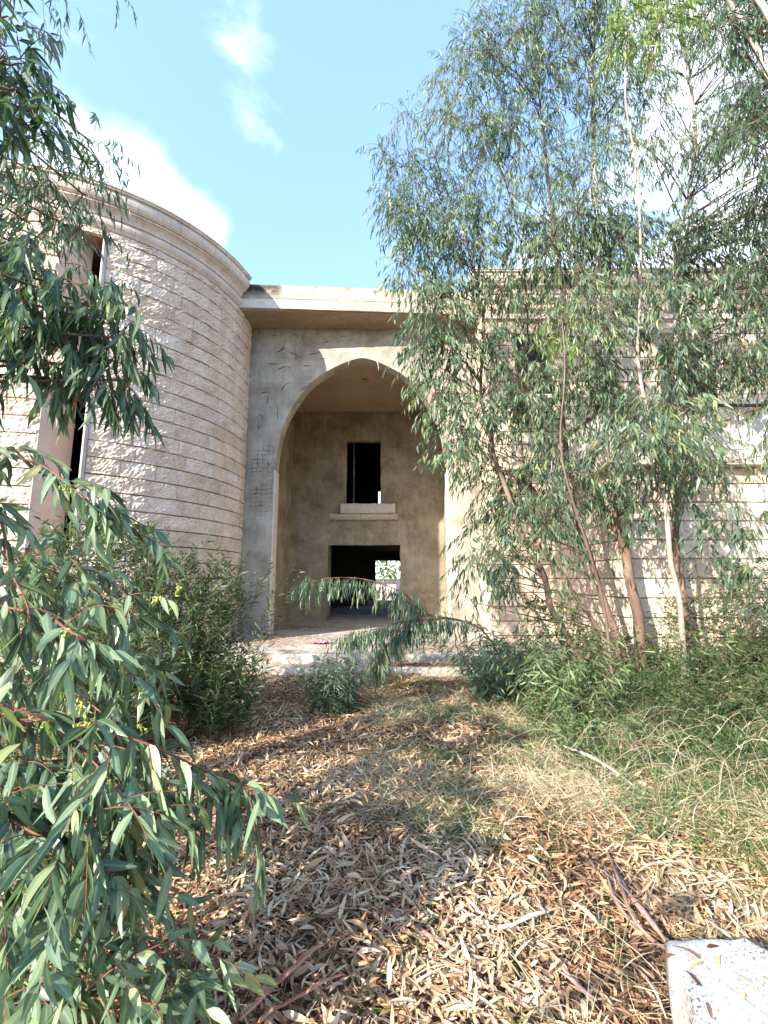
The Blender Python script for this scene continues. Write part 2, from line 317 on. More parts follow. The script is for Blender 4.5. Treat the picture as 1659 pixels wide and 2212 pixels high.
class Plant:
    def __init__(s, name, loc, label, cat, group=None, leafmat='leaf_crown', twigmat='twig_dark', ns=4, cols=2, fold=.25):
        s.root = tag(empty(name, loc), label, cat, group)
        s.wood = MB(); s.leaves = []; s.lm = leafmat; s.tm = twigmat; s.ns = ns; s.cols = cols; s.fold = fold
        s.trunkpts = []
    def trunk(s, pts, r0, r1, mat, name='trunk', n=10, sub=5, wob=.012):
        q = smooth_path(pts, sub); m = len(q)
        rr = [r0 + (r1 - r0) * (i / (m - 1)) for i in range(m)]
        rr = [r * (1 + .06 * noise.noise(Vector((i * .7, r0 * 50, 1.3)))) for i, r in enumerate(rr)]
        q = [p + Vector((noise.noise(p * 2.1), noise.noise(p * 2.1 + Vector((9, 1, 1))), 0)) * wob for p in q]
        v, f = tube(q, rr, n); o = mesh_obj(name, v, f, M[mat], s.root, True)
        s.trunkpts += [(p, r) for p, r in zip(q, rr)]
        return o
    def branch(s, pts, r0, r1, n=5, sub=4):
        q = smooth_path(pts, sub); m = len(q)
        v, f = tube(q, [r0 + (r1 - r0) * i / (m - 1) for i in range(m)], n); s.wood.add(v, f)
        return q
    def spray(s, base, d, length, droop, nl, LL, WW, hang, tint=(0, 1), twig_r=.0035, lift=0, start=.12, spread=.8):
        base = Vector(base); d = Vector(d).normalized(); pts = [base]; p = base.copy(); k = 6
        for i in range(k):
            dd = (d + Vector((0, 0, -1)) * droop * ((i + 1) / k) ** 1.3 + Vector((0, 0, 1)) * lift * ((i + 1) / k)).normalized()
            p = p + dd * length / k; pts.append(p.copy())
        v, f = tube(pts, [twig_r * (1 - .75 * i / k) for i in range(k + 1)], 3); s.wood.add(v, f)
        for j in range(nl):
            t = start + (1 - start) * (j + random.random() * .6) / nl
            x = min(t * k, k - .001); i = int(x); q = pts[i].lerp(pts[i + 1], x - i); tg = (pts[i + 1] - pts[i]).normalized()
            side = Vector((random.gauss(0, 1), random.gauss(0, 1), random.gauss(0, .5))); side = (side - tg * side.dot(tg)).normalized()
            ld = (tg * random.uniform(.4, 1.0) + side * spread + Vector((0, 0, -1)) * hang).normalized()
            s.leaves.append((*q, *ld, random.uniform(*LL), random.uniform(*WW), random.uniform(*tint)))
    def clump(s, c, r, nspray, LL=(.09, .15), WW=(.012, .02), hang=1.2, length=(.3, .6), droop=1.2, nl=(9, 15), tint=(0, 1), connect=True, up=.2, twig_r=.0035):
        c = Vector(c)
        if connect and s.trunkpts:
            cand = [(p, rr) for p, rr in s.trunkpts if p.z < c.z - .25] or [min(s.trunkpts, key=lambda a: a[0].z)]
            p, rr = min(cand, key=lambda a: (a[0] - c).length + .35 * abs(a[0].z - (c.z - .9)))
            L = (c - p).length
            mid = p.lerp(c, .5) + Vector((random.uniform(-.1, .1), random.uniform(-.1, .1), random.uniform(0, .14))) * L
            br = min(.020, .5 * rr, .006 * L + .004)
            s.branch([p, mid, c], br, br * .4, 4, 4)
        for i in range(nspray):
            o = Vector((random.gauss(0, 1), random.gauss(0, 1), random.gauss(0, 1))).normalized() * r * random.random() ** .6 * .62
            if i % 3 == 0: s.branch([c, c + o * .5 + Vector((0, 0, .04)), c + o], twig_r * 1.5, twig_r, 3, 2)
            d = (o.normalized() if o.length > 1e-4 else Vector((0, 0, 1))) + Vector((random.gauss(0, .4), random.gauss(0, .4), up + random.gauss(0, .3)))
            s.spray(c + o, d, random.uniform(*length), droop, random.randint(*nl), LL, WW, hang, tint, twig_r)
    def finish(s, indiv=0, leafname='leaf', cut=None):
        if s.wood.v: s.wood.build('branches', M[s.tm], s.root, True)['kind'] = 'stuff'
        if not s.leaves: return s.root
        a = np.array(s.leaves); 
        if cut is not None: a = a[cut(a)]
        n = len(a); base = a[:, :3]; d = nrmz(a[:, 3:6]); L = a[:, 6]; W = a[:, 7]; t = a[:, 8]
        rv = rng.normal(size=(n, 3)); w = nrmz(np.cross(d, rv))
        bend = rng.normal(size=(n, 3)) * .12; bend[:, 2] -= .18
        V, fs, rib = leaf_arrays(base, d, w, L, W, bend, rng.normal(size=n) * .22, s.ns, s.cols, s.fold)
        k = V.shape[1]
        ind = np.array([], dtype=int)
        if indiv:
            tip = V[:, -1]; mid = .5 * (base + tip)
            dp = mid[:, 1] * CP + (mid[:, 2] - EYE) * SP; yy = -(mid[:, 1]) * SP + (mid[:, 2] - EYE) * CP
            u = mid[:, 0] * F / np.maximum(dp, .1); vv = yy * F / np.maximum(dp, .1)
            vis = (dp > .3) & (abs(u) < 815) & (abs(vv) < 1090)
            size = np.where(vis, L / np.maximum(dp, .1), 0)
            ind = np.argsort(-size)[:indiv]; ind = ind[size[ind] > 0]
        rest = np.setdiff1d(np.arange(n), ind)
        if len(rest):
            VV = V[rest].reshape(-1, 3); fc = (fs[None] + (np.arange(len(rest)) * k)[:, None, None]).reshape(-1, 4)
            o = mesh_obj('foliage', VV, fc, M[s.lm], s.root, True, {'tint': np.repeat(t[rest], k), 'rib': np.tile(rib, len(rest))})
            o['kind'] = 'stuff'
        for i in ind:
            mesh_obj(leafname, V[i], fs, M[s.lm], s.root, True, {'tint': np.full(k, t[i]), 'rib': rib})
        return s.root
def inpoly(x, y, poly):
    c = False; j = len(poly) - 1
    for i in range(len(poly)):
        xi, yi = poly[i]; xj, yj = poly[j]
        if (yi > y) != (yj > y) and x < (xj - xi) * (y - yi) / (yj - yi) + xi: c = not c
        j = i
    return c

# ------------------------------------------------------------------ ground
FZ = .355
def gz(x, y):
    h = .035 * noise.noise(Vector((x * .7, y * .7, 3))) + .014 * noise.noise(Vector((x * 2.7, y * 2.7, 8)))
    t = min(max((y - 5.5) / 2.5, 0), 1); h += .06 * t * t
    if x > 1.5: 
        q = min(max((x - 1.5) / 2.5, 0), 1) * min(max((y - 2.5) / 2.5, 0), 1); h += .16 * q
    if y > 8.2 and -9 < x < 14: h = min(h, .08)
    return h
xs = np.unique(np.concatenate([np.linspace(-8, 12, 161), [-3000, -800, -200, -60, -30, -18, -12, 16, 24, 40, 80, 200, 800, 3000]]))
ys = np.unique(np.concatenate([np.linspace(-6, 12, 145), [-3000, -800, -200, -60, -20, -10, 15, 20, 30, 50, 100, 300, 1000, 3000]]))
gv = [(x, y, gz(x, y) if -8 <= x <= 12 and -6 <= y <= 12 else 0.0) for y in ys for x in xs]
nx = len(xs); gf = [(j * nx + i, j * nx + i + 1, (j + 1) * nx + i + 1, (j + 1) * nx + i) for j in range(len(ys) - 1) for i in range(nx - 1)]
tag(mesh_obj('ground', gv, gf, M['soil'], None, True), 'brown soil ground under the fallen leaves in front of the villa', 'ground', kind='structure')

# ------------------------------------------------------------------ the villa
CX, CY, RT = -6.98, 10.63, 3.48
YW, YS, YB, YR, ZC = 10.9, 9.98, 14.9, 22.9, 7.5
villa = tag(empty('villa', (0, 10.9, 0)), 'unfinished stone-clad villa with a round tower and a tall pointed arch portico', 'building')
CH = .305; Z0 = .18
def cyl(th, r): return (CX + r * math.cos(th), CY + r * math.sin(th))
th_p2 = R(5.0); th_j = R(-61.5); th_j2 = R(-72.0)
ZTOP = 8.27
WIN = [(5.95, 8.1), (2.2, 4.95)]   # upper and lower tower window z ranges
def ring_wall(th0, th1, r0, r1, z0, z1, n=24):
    m = MB(); V = []; Fc = []
    for i in range(n + 1):
        th = th0 + (th1 - th0) * i / n
        for r in (r0, r1):
            for z in (z0, z1): V.append((*cyl(th, r), z))
    for i in range(n):
        a = i * 4; b = a + 4
        Fc += [(a + 2, b + 2, b + 3, a + 3), (a, a + 1, b + 1, b), (a + 1, a + 3, b + 3, b + 1), (a, b, b + 2, a + 2)]
    Fc += [(0, 2, 3, 1), (n * 4, n * 4 + 1, n * 4 + 3, n * 4 + 2)]
    return m.add(V, Fc)
tw = ring_wall(th_j, th_p2, RT - .45, RT - .035, 0, ZTOP)
t2 = ring_wall(R(-178), th_j2, RT - .45, RT - .035, 0, ZTOP); tw.add(t2.v, t2.f)
zs = [0] + [q for a in sorted(WIN) for q in a] + [ZTOP]
for k in range(0, len(zs), 2):
    s_ = ring_wall(th_j2 + .001, th_j - .001, RT - .448, RT - .036, zs[k] + .001, zs[k + 1] - .001, 4); tw.add(s_.v, s_.f)
tower = tw.build('tower_wall', M['mortar'], villa)
tower['label'] = 'round tower wall faced with rough cream stone'

def stone(name, fn, s0, s1, z0, z1, parent, mat, amp=.045, ns=9, nzz=5, seed=0., build=True):
    """a rock-faced stone: fn(s,z,d)->xyz with d outwards; narrow flat margin, humped broken face"""
    V = []; g = .006
    S = [s0 + .003] + [s0 + .003 + (s1 - s0 - .006) * (i + 1) / ns for i in range(ns - 1)] + [s1 - .003]
    Zs = [z0 + g, z0 + g + .006] + [z0 + .014 + (z1 - z0 - .028) * i / (nzz - 1) for i in range(nzz)] + [z1 - g - .006, z1 - g]
    a, b = len(S), len(Zs)
    lean = .006 * noise.noise(Vector((seed, 3, 3)))
    for i, s_ in enumerate(S):
        for j, z in enumerate(Zs):
            e = min(j, b - 1 - j)
            q = Vector((s_ * 4.2 + seed * .13, z * 7.5, seed * .7)); q2 = Vector((s_ * 11, z * 19, seed * .7))
            d = .014 + lean + amp * (.62 * noise.noise(q) + .55 * abs(noise.noise(q2)) + .38 * noise.noise(q2 * 2.3) + .25 * noise.noise(q2 * 5.1))
            if e == 0: d = -.034
            elif e == 1: d = min(max(d, 0), .006)
            else: d = min(max(d, .003), .05)
            if i in (0, a - 1) and e > 0: d = min(d, .012)
            if 0 < i < a - 1 and e > 1:
                s_2 = s_ + .012 * noise.noise(q2 * 2 + Vector((4, 4, 4))); z = z + .008 * noise.noise(q2 * 2 + Vector((7, 1, 2)))
                V.append(fn(s_2, z, d)); continue
            V.append(fn(s_, z, d))
    side = [fn(S[0], zz, -.034) for zz in Zs] + [fn(S[-1], zz, -.034) for zz in Zs]
    Fc = [(i * b + j, (i + 1) * b + j, (i + 1) * b + j + 1, i * b + j + 1) for i in range(a - 1) for j in range(b - 1)]
    n0 = len(V); V += side
    Fc += [(n0 + j, j, j + 1, n0 + j + 1) for j in range(b - 1)] + [((a - 1) * b + j, n0 + b + j, n0 + b + j + 1, (a - 1) * b + j + 1) for j in range(b - 1)]
    if not build: return V, Fc
    return mesh_obj(name, V, Fc, mat, parent, False)
def tower_fn(s, z, d):
    th = s / RT; r = RT + d; return (CX + r * math.cos(th), CY + r * math.sin(th), z)
course = 0; z = Z0; nst = 0
while z < ZTOP - .05:
    z1 = min(z + CH, ZTOP)
    for (a, b) in ((th_j + .022, th_p2 - .004), (R(-100), th_j2)):
        s_ = a * RT; e_ = b * RT; first = True
        while s_ < e_ - .02:
            w_ = random.choice([.42, .6, .8, .95, 1.2])
            if first: w_ *= random.uniform(.5, 1); first = False
            s2 = min(s_ + w_, e_)
            if e_ - s2 < .2: s2 = e_
            stone('stone', tower_fn, s_, s2, z, z1, tower, M['rockface'], ns=max(4, int((s2 - s_) / .032)), nzz=9, seed=nst * 1.37, amp=.05); nst += 1
            s_ = s2
    # spandrel stones between and below the tower windows
    if not any(z1 > lo + .02 and z < hi - .02 for lo, hi in WIN):
        stone('stone', tower_fn, th_j2 * RT, (th_j + .022) * RT, z, z1, tower, M['rockface'], ns=12, nzz=6, seed=nst * 1.37); nst += 1
    z = z1
print('tower stones', nst)
# tower window frames: moulded jamb on the right, pinkish reveals
for (lo, hi) in WIN:
    f = MB()
    V = []; prof = [(0, .0), (0, .05), (.012, .065), (.03, .065), (.036, .045), (.06, .045), (.066, .03), (.075, .03), (.075, -.03), (0, -.03)]
    for zz in (lo - .04, hi + .04):
        for (s_, d) in prof: V.append(tower_fn(th_j * RT + s_, zz, d))
    k = len(prof); f.add(V, [(i, (i + 1) % k, k + (i + 1) % k, k + i) for i in range(k)] + [tuple(range(k))[::-1], tuple(range(k, 2 * k))])
    fr = f.build('window_frame', M['smooth_stone'], villa); fr['label'] = 'pale moulded stone jamb of a tower window'
    rv = MB()
    a0 = Vector((*cyl(th_j2, RT + .02), 0)); inn = Vector((CX - a0.x, CY - a0.y, 0)).normalized(); inn = (inn + Vector((.62, .12, 0))).normalized()
    a1 = a0 + inn * .62; t_ = Vector((-inn.y, inn.x, 0)) * .05
    V = [(p.x, p.y, zz) for zz in (lo, hi) for p in (a0, a1, a1 + t_, a0 + t_)]
    rv.add(V, [(0, 1, 5, 4), (1, 2, 6, 5), (2, 3, 7, 6), (3, 0, 4, 7), (3, 2, 1, 0), (4, 5, 6, 7)])
    r_ = rv.build('window_reveal', M['pink_stone'], villa); r_['label'] = 'smooth pinkish stone reveal of a tower window'
# near-black core: darkness of the unlit tower room is put into its colour
dk = ring_wall(R(-179), R(179), .2, .8, 0, ZTOP, 16); dk.build('dark_room_core', M['dark'], villa)
cap = MB(); V = [(CX, CY, ZTOP + .3)] + [(*cyl(2 * math.pi * i / 40, RT + .05), ZTOP + .3) for i in range(40)]
cap.add(V, [(0, 1 + i, 1 + (i + 1) % 40) for i in range(40)])
V2 = [(CX, CY, ZTOP)] + [(*cyl(2 * math.pi * i / 40, RT - .05), ZTOP - .01) for i in range(40)]; cap.add(V2, [(0, 1 + (i + 1) % 40, 1 + i) for i in range(40)])
cap.build('tower_roof', M['concrete'], villa)
tb = ring_wall(R(6), R(181), RT - .45, RT - .035, 0, ZTOP, 16); tb.build('rear_tower_wall', M['mortar'], villa)
# cornice of the tower, block by block
CPROF = [(-.06, 8.27), (.03, 8.27), (.03, 8.285), (.045, 8.29), (.045, 8.31), (.06, 8.32), (.085, 8.35), (.098, 8.39), (.098, 8.42), (.085, 8.45), (.06, 8.465), (.055, 8.48), (.055, 8.495), (.09, 8.50),
         (.09, 8.52), (.10, 8.56), (.125, 8.60), (.165, 8.635), (.205, 8.65), (.205, 8.672), (.18, 8.675), (.18, 8.69), (.215, 8.695), (.25, 8.73), (.275, 8.78), (.285, 8.84), (.28, 8.885), (.262, 8.91), (.262, 8.925), (.31, 8.93), (.31, 8.965), (.33, 8.97), (.33, 9.0), (-.1, 9.02)]
th = R(-150); step = .78 / 3.7; th_end = math.asin((9.93 - CY) / (RT + .32))
while th < th_end - .01:
    t1 = min(th + step, th_end); 
    if th_end - t1 < .08: t1 = th_end
    V = []; nn = 6; k = len(CPROF); g = .0007
    for i in range(nn + 1):
        a = th + g + (t1 - th - 2 * g) * i / nn
        for (d, zz) in CPROF: V.append((*cyl(a, RT + d), zz))
    Fc = [(i * k + j, (i + 1) * k + j, (i + 1) * k + (j + 1) % k, i * k + (j + 1) % k) for i in range(nn) for j in range(k)]
    Fc += [tuple(range(k)), tuple(range(nn * k, nn * k + k))[::-1]]
    mesh_obj('cornice_block', V, Fc, M['smooth_stone'], villa); th = t1

# ---- arch wall
AX = -.573
prof = [(FZ - .3, 2.185), (1.5, 2.185), (3.0, 2.185), (4.4, 2.18), (4.9, 2.13), (5.31, 2.07), (5.6, 1.985), (5.85, 1.89), (6.1, 1.76), (6.35, 1.61), (6.6, 1.43), (6.81, 1.235), (7.0, .985), (7.15, .73), (7.26, .51), (7.34, .31), (7.395, .13), (7.415, 0)]
def arch_slab(xl, xr, zt, y0, y1):
    m = MB(); V = []; Fc = []
    def row(y):
        s = len(V)
        for (z, h) in prof: V.extend([(xl, y, z), (AX - h, y, z), (AX + h, y, z), (xr, y, z)])
        V.extend([(xl, y, zt), (AX, y, zt), (AX, y, zt), (xr, y, zt)]); return s
    for y, fl in ((y0, 0), (y1, 1)):
        s = row(y); n = len(prof)
        for i in range(n - 1):
            for q in ((s + 4 * i, s + 4 * i + 1, s + 4 * i + 5, s + 4 * i + 4), (s + 4 * i + 2, s + 4 * i + 3, s + 4 * i + 7, s + 4 * i + 6)):
                Fc.append(q if not fl else q[::-1])
        i = n - 1
        for q in ((s + 4 * i, s + 4 * i + 1, s + 4 * i + 5, s + 4 * i + 4), (s + 4 * i + 2, s + 4 * i + 3, s + 4 * i + 7, s + 4 * i + 6)):
            Fc.append(q if not fl else q[::-1])
    m.add(V, Fc); V = []; Fc = []
    n = len(prof)
    for (z, h) in prof: V.extend([(AX - h, y0, z), (AX - h, y1, z), (AX + h, y1, z), (AX + h, y0, z)])
    for i in range(n - 1):
        a = 4 * i; Fc.append((a, a + 1, a + 5, a + 4)); Fc.append((a + 2, a + 3, a + 7, a + 6))
    m.add(V, Fc)
    m.add([(xl, y0, 0), (xl, y1, 0), (xl, y1, zt), (xl, y0, zt)], [(0, 1, 2, 3)]); m.add([(xr, y0, 0), (xr, y1, 0), (xr, y1, zt), (xr, y0, zt)], [(3, 2, 1, 0)])
    return m
pl = M['plaster'].copy(); M['arch_plaster'] = pl
# cracked plaster patch over a brick-like grid near the left spring of the arch (object space of the wall)
def add_grid_cracks(m, box):
    nt = m.node_tree; l = nt.links; b = nt.nodes['Principled BSDF']; src = b.inputs['Base Color'].links[0].from_socket
    t = N(nt, 'ShaderNodeTexCoord'); mp = N(nt, 'ShaderNodeMapping'); mp.inputs['Rotation'].default_value = (R(90), 0, 0); l.new(t.outputs['Object'], mp.inputs[0])
    wn_ = N(nt, 'ShaderNodeTexNoise', i_Scale=6.0, i_Detail=4.0); l.new(t.outputs['Object'], wn_.inputs['Vector'])
    vm = N(nt, 'ShaderNodeVectorMath', operation='MULTIPLY_ADD'); l.new(wn_.outputs['Color'], vm.inputs[0]); vm.inputs[1].default_value = (.13, .13, .13); l.new(mp.outputs[0], vm.inputs[2])
    br = N(nt, 'ShaderNodeTexBrick'); br.offset = 0.1; br.inputs['Scale'].default_value = 1.0; br.inputs['Brick Width'].default_value = .13; br.inputs['Row Height'].default_value = .11
    br.inputs['Mortar Size'].default_value = .009; br.inputs['Color1'].default_value = (1, 1, 1, 1); br.inputs['Color2'].default_value = (1, 1, 1, 1); br.inputs['Mortar'].default_value = (0, 0, 0, 1)
    l.new(vm.outputs[0], br.inputs['Vector'])
    sx = N(nt, 'ShaderNodeSeparateXYZ'); l.new(t.outputs['Object'], sx.inputs[0]); cur = None
    for ax, lo, hi, sf in (('X', box[0], box[1], .12), ('Z', box[2], box[3], .25)):
        for a, c in ((lo - sf, lo + sf), (hi + sf * .4, hi - sf * .4)):
            mr = N(nt, 'ShaderNodeMapRange'); mr.inputs['From Min'].default_value = a; mr.inputs['From Max'].default_value = c; l.new(sx.outputs[ax], mr.inputs['Value'])
            if cur is None: cur = mr.outputs[0]
            else:
                q = N(nt, 'ShaderNodeMath', operation='MULTIPLY'); l.new(cur, q.inputs[0]); l.new(mr.outputs[0], q.inputs[1]); cur = q.outputs[0]
    no = N(nt, 'ShaderNodeTexNoise', i_Scale=3.5, i_Detail=3.0); l.new(t.outputs['Object'], no.inputs['Vector'])
    mr = N(nt, 'ShaderNodeMapRange'); mr.inputs['From Min'].default_value = .40; mr.inputs['From Max'].default_value = .60; l.new(no.outputs['Fac'], mr.inputs['Value'])
    q = N(nt, 'ShaderNodeMath', operation='MULTIPLY'); l.new(cur, q.inputs[0]); l.new(mr.outputs[0], q.inputs[1])
    iv = N(nt, 'ShaderNodeMath', operation='SUBTRACT'); iv.inputs[0].default_value = 1; l.new(br.outputs['Color'], iv.inputs[1])
    q2 = N(nt, 'ShaderNodeMath', operation='MULTIPLY', use_clamp=True); l.new(q.outputs[0], q2.inputs[0]); l.new(iv.outputs[0], q2.inputs[1])
    mx = N(nt, 'ShaderNodeMix', data_type='RGBA'); l.new(q2.outputs[0], mx.inputs['Factor']); l.new(src, mx.inputs['A']); mx.inputs['B'].default_value = (.035, .028, .022, 1)
    l.new(mx.outputs['Result'], b.inputs['Base Color'])
add_grid_cracks(pl, (-3.35, -2.78, 3.3, 5.0))
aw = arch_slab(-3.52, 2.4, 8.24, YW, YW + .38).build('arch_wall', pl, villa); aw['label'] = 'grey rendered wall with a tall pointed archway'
# pale render edge along both jambs
for s_ in (-1, 1):
    e = MB(); x = AX + s_ * 2.185
    e.box(min(x, x - s_ * .03), max(x, x - s_ * .03), YW - .006, YW + .385, FZ, 4.4)
    e.build('arch_edge', M['paleedge'], villa)
# dried tendrils stuck to the render (each one a curved wiry stem)
spots = [(560, 722, .35), (590, 725, .2), (632, 722, .25), (655, 735, .3), (700, 740, .25), (735, 728, .25), (750, 738, .15), (668, 765, .35), (600, 760, .5), (580, 785, .45), (640, 775, .45), (560, 812, .4),
         (600, 800, .5), (655, 790, .3), (562, 850, .45), (607, 845, .5), (648, 845, .5), (640, 870, .35), (560, 895, .3), (600, 905, .45), (632, 910, .3), (558, 930, .3), (625, 760, .5), (690, 775, .3), (575, 870, .3)]
for (px, py, ln) in spots:
    c = P(px, py, YW - .012); a = random.uniform(-.7, .7) + random.choice([0, 0, 1.3]); k = random.uniform(-1.6, 1.6)
    if abs(c.x - AX) < 1.0 and c.z < 7.4: continue
    pts = []; p = c.copy()
    for i in range(7):
        pts.append(p.copy()); p = p + Vector((math.cos(a), -.12 * math.sin(i * .9), math.sin(a))) * ln * .75 / 6; a += k / 6
    v, f = tube(pts, [.006 + .003 * math.sin(i) for i in range(7)], 4); mesh_obj('dried_tendril', v, f, M['wire'], villa)
# ---- canopy slab (slightly skewed in plan) with a broken fascia
cm_ = M['concrete'].copy(); M['fascia'] = cm_
add_mask(cm_, ((-3.9, -2.55), None, (8.62, 8.93)), (.05, .04, .035), soft=.12, nscale=2.2, thr=(.36, .5))
add_mask(pl, (None, None, (7.3, 8.3)), (.17, .13, .095), soft=.3, nscale=2.2, thr=(.48, .62), strength=.5)  # patchy darker tone towards the top of the arch wall
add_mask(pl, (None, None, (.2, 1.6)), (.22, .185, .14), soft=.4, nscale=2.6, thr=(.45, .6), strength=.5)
add_mask(pl, (None, None, (.2, 8.3)), (.60, .56, .50), soft=.1, nscale=9.0, thr=(.62, .68), strength=.5)
add_mask(cm_, (None, None, (8.50, 8.535)), (.13, .075, .04), soft=.01, nscale=1.2, thr=(.42, .5), strength=.8)
add_mask(cm_, ((-3.9, -2.4), None, (8.24, 8.46)), (.62, .60, .57), soft=.05, nscale=1.5, thr=(.3, .4), strength=.85)
add_mask(cm_, (None, None, (8.24, 8.90)), (.20, .15, .105), soft=.03, nscale=7.0, thr=(.56, .66), strength=.55)
add_mask(cm_, (None, None, (8.62, 8.632)), (.16, .11, .07), soft=.006, nscale=2.0, thr=(.45, .5), strength=.6)
add_mask(cm_, (None, None, (8.74, 8.75)), (.20, .15, .10), soft=.005, nscale=1.6, thr=(.5, .55), strength=.6)
add_mask(cm_, (None, None, (8.80, 8.95)), (.13, .10, .075), soft=.05, nscale=3.2, thr=(.52, .62), strength=.6)
def slab(zlo, zhi, y0l, y0r, xl=-3.75, xr=2.6, nseg=130, jag=.016):
    V = []; Fc = []
    for i in range(nseg + 1):
        t = i / nseg; x = xl + (xr - xl) * t; y = y0l + (y0r - y0l) * t
        j = jag * (noise.noise(Vector((x * 3, zlo, 1))) + .8 * max(0, noise.noise(Vector((x * 11, zlo, 2))))); j2 = jag * (noise.noise(Vector((x * 3.3, zhi, 5))) - 1.2 * max(0, noise.noise(Vector((x * 9, zhi, 3)))))
        V += [(x, y + j, zlo + j), (x, y + j2, zhi + j2), (x, YW + .02, zhi), (x, YW + .02, zlo)]
    for i in range(nseg):
        a = 4 * i; b = a + 4
        Fc += [(a, b, b + 1, a + 1), (a + 1, b + 1, b + 2, a + 2), (a + 3, a + 2, b + 2, b + 3), (a, a + 3, b + 3, b)]
    Fc += [(0, 1, 2, 3), (4 * nseg, 4 * nseg + 3, 4 * nseg + 2, 4 * nseg + 1)]
    return V, Fc
v, f = slab(8.50, 8.88, 9.98, 10.32); mesh_obj('canopy_parapet', v, f, cm_, villa)
v, f = slab(8.25, 8.495, 9.965, 10.30, jag=.008); mesh_obj('canopy_slab', v, f, cm_, villa)
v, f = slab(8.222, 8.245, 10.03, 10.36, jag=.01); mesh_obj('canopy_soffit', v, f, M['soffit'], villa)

# ---- portico interior and rear hall
def box_part(name, b, mat, bv=0):
    o = MB().box(*b).build(name, M[mat] if isinstance(mat, str) else mat, villa)
    if bv: bevel(o, bv)
    return o
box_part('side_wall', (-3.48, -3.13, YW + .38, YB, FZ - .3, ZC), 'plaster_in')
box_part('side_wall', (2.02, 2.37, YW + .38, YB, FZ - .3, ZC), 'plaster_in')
box_part('portico_ceiling', (-3.6, 2.6, YW + .382, YB + .4, ZC, ZC + .3), 'ceiling')
# back wall with door and window openings
bw = MB()
DX0, DX1, DZ = -1.89, .56, 2.83; WX0, WX1, WZ0, WZ1 = -1.30, -.10, 4.22, 6.45
yb0, yb1 = YB, YB + .3
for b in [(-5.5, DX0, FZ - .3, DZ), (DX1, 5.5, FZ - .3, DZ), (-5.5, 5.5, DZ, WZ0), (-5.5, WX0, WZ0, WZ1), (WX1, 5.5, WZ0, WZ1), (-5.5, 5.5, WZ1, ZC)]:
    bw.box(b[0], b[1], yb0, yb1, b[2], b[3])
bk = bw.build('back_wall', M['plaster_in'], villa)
add_mask(M['plaster_in'], (None, None, (3.0, 7.6)), (.15, .11, .075), soft=.4, nscale=1.5, thr=(.50, .62), strength=.6)  # patchy darker tone on the upper part of the inner walls
add_mask(M['plaster_in'], (None, None, (.3, 3.6)), (.48, .43, .35), soft=.4, nscale=1.9, thr=(.46, .60), strength=.45)  # patchy lighter tone on their lower part
def chip_box(name, x0, x1, y0, y1, z0, z1, mat, n=34, a=.022):
    """box whose front face and edges are broken and uneven"""
    V = []; Fc = []; pr = [(y1, z0), (y0 + .02, z0), (y0, z0 + .03), (y0, (z0 + z1) / 2), (y0, z1 - .03), (y0 + .025, z1), (y1, z1)]; k = len(pr)
    for i in range(n + 1):
        x = x0 + (x1 - x0) * i / n
        for q, (y, z) in enumerate(pr):
            if 0 < q < k - 1:
                h = noise.noise(Vector((x * 3, q * .9, z0))) + .7 * noise.noise(Vector((x * 12, q * 1.7, z0 + 5)))
                y += a * h + (.05 * max(0, h - .35)); z += a * .6 * noise.noise(Vector((x * 7, q * 1.3, 9)))
            V.append((x, y, z))
    for i in range(n):
        for q in range(k): Fc.append((i * k + q, i * k + (q + 1) % k, (i + 1) * k + (q + 1) % k, (i + 1) * k + q))
    Fc += [tuple(range(k))[::-1], tuple(n * k + q for q in range(k))]
    return mesh_obj(name, V, Fc, M[mat], villa)
sl1 = chip_box('window_sill', -1.46, .38, YB - .20, YB + .02, 3.87, 4.20, 'paleedge'); sl1['label'] = 'broken concrete ledge under the upper window'
chip_box('ledge_base', -1.83, .47, YB - .15, YB + .01, 3.66, 3.865, 'concrete')
# uneven plaster lips round the door and window openings
def lip(pts, r, seed):
    q = []
    for a_, b_ in zip(pts[:-1], pts[1:]):
        a_ = Vector(a_); b_ = Vector(b_); m_ = max(2, int((b_ - a_).length / .07))
        q += [a_.lerp(b_, t_ / m_) for t_ in range(m_)]
    q.append(Vector(pts[-1]))
    v, f = tube(q, [r * (1 + 1.1 * noise.noise(p * 4 + Vector((seed, 0, 0))) + .6 * noise.noise(p * 15)) for p in q], 6)
    mesh_obj('plaster_lip', v, f, M['plaster_in'], villa)
lip([(DX0, YB + .01, FZ), (DX0, YB + .01, DZ), (DX1, YB + .01, DZ), (DX1, YB + .01, FZ)], .022, 3)
lip([(WX0, YB + .01, 4.2), (WX0, YB + .01, WZ1), (WX1, YB + .01, WZ1), (WX1, YB + .01, 4.2)], .018, 8)
# bent rebar ends at the crown of the arch and a hook in the ceiling
for (a_, b_) in [((765, 482), (758, 502)), ((930, 482), (941, 535))]:
    f0 = lambda c_: P((550 + c_[0] * .42194) * .86406, (700 + c_[1] * .42194) * .86406, YW - .03)
    v, f = tube([f0(a_), f0(a_).lerp(f0(b_), .5) + Vector((.01, -.02, 0)), f0(b_)], [.008, .007, .005], 5); mesh_obj('rebar_stub', v, f, M['paleedge'], villa)
hk = P(787, 813, 12.3); hk.z = ZC - .002
for d_ in ((.16, 0, -.03), (-.12, .03, -.03), (-.02, .0, -.14), (.1, -.02, -.1)):
    v, f = tube([hk, hk + Vector(d_)], [.012, .007], 5); mesh_obj('ceiling_hook', v, f, M['wire'], villa)
s_ = box_part('socket_box', (-2.66, -2.55, YB - .012, YB + .01, 1.57, 1.69), 'socket_and_unlit_opening')
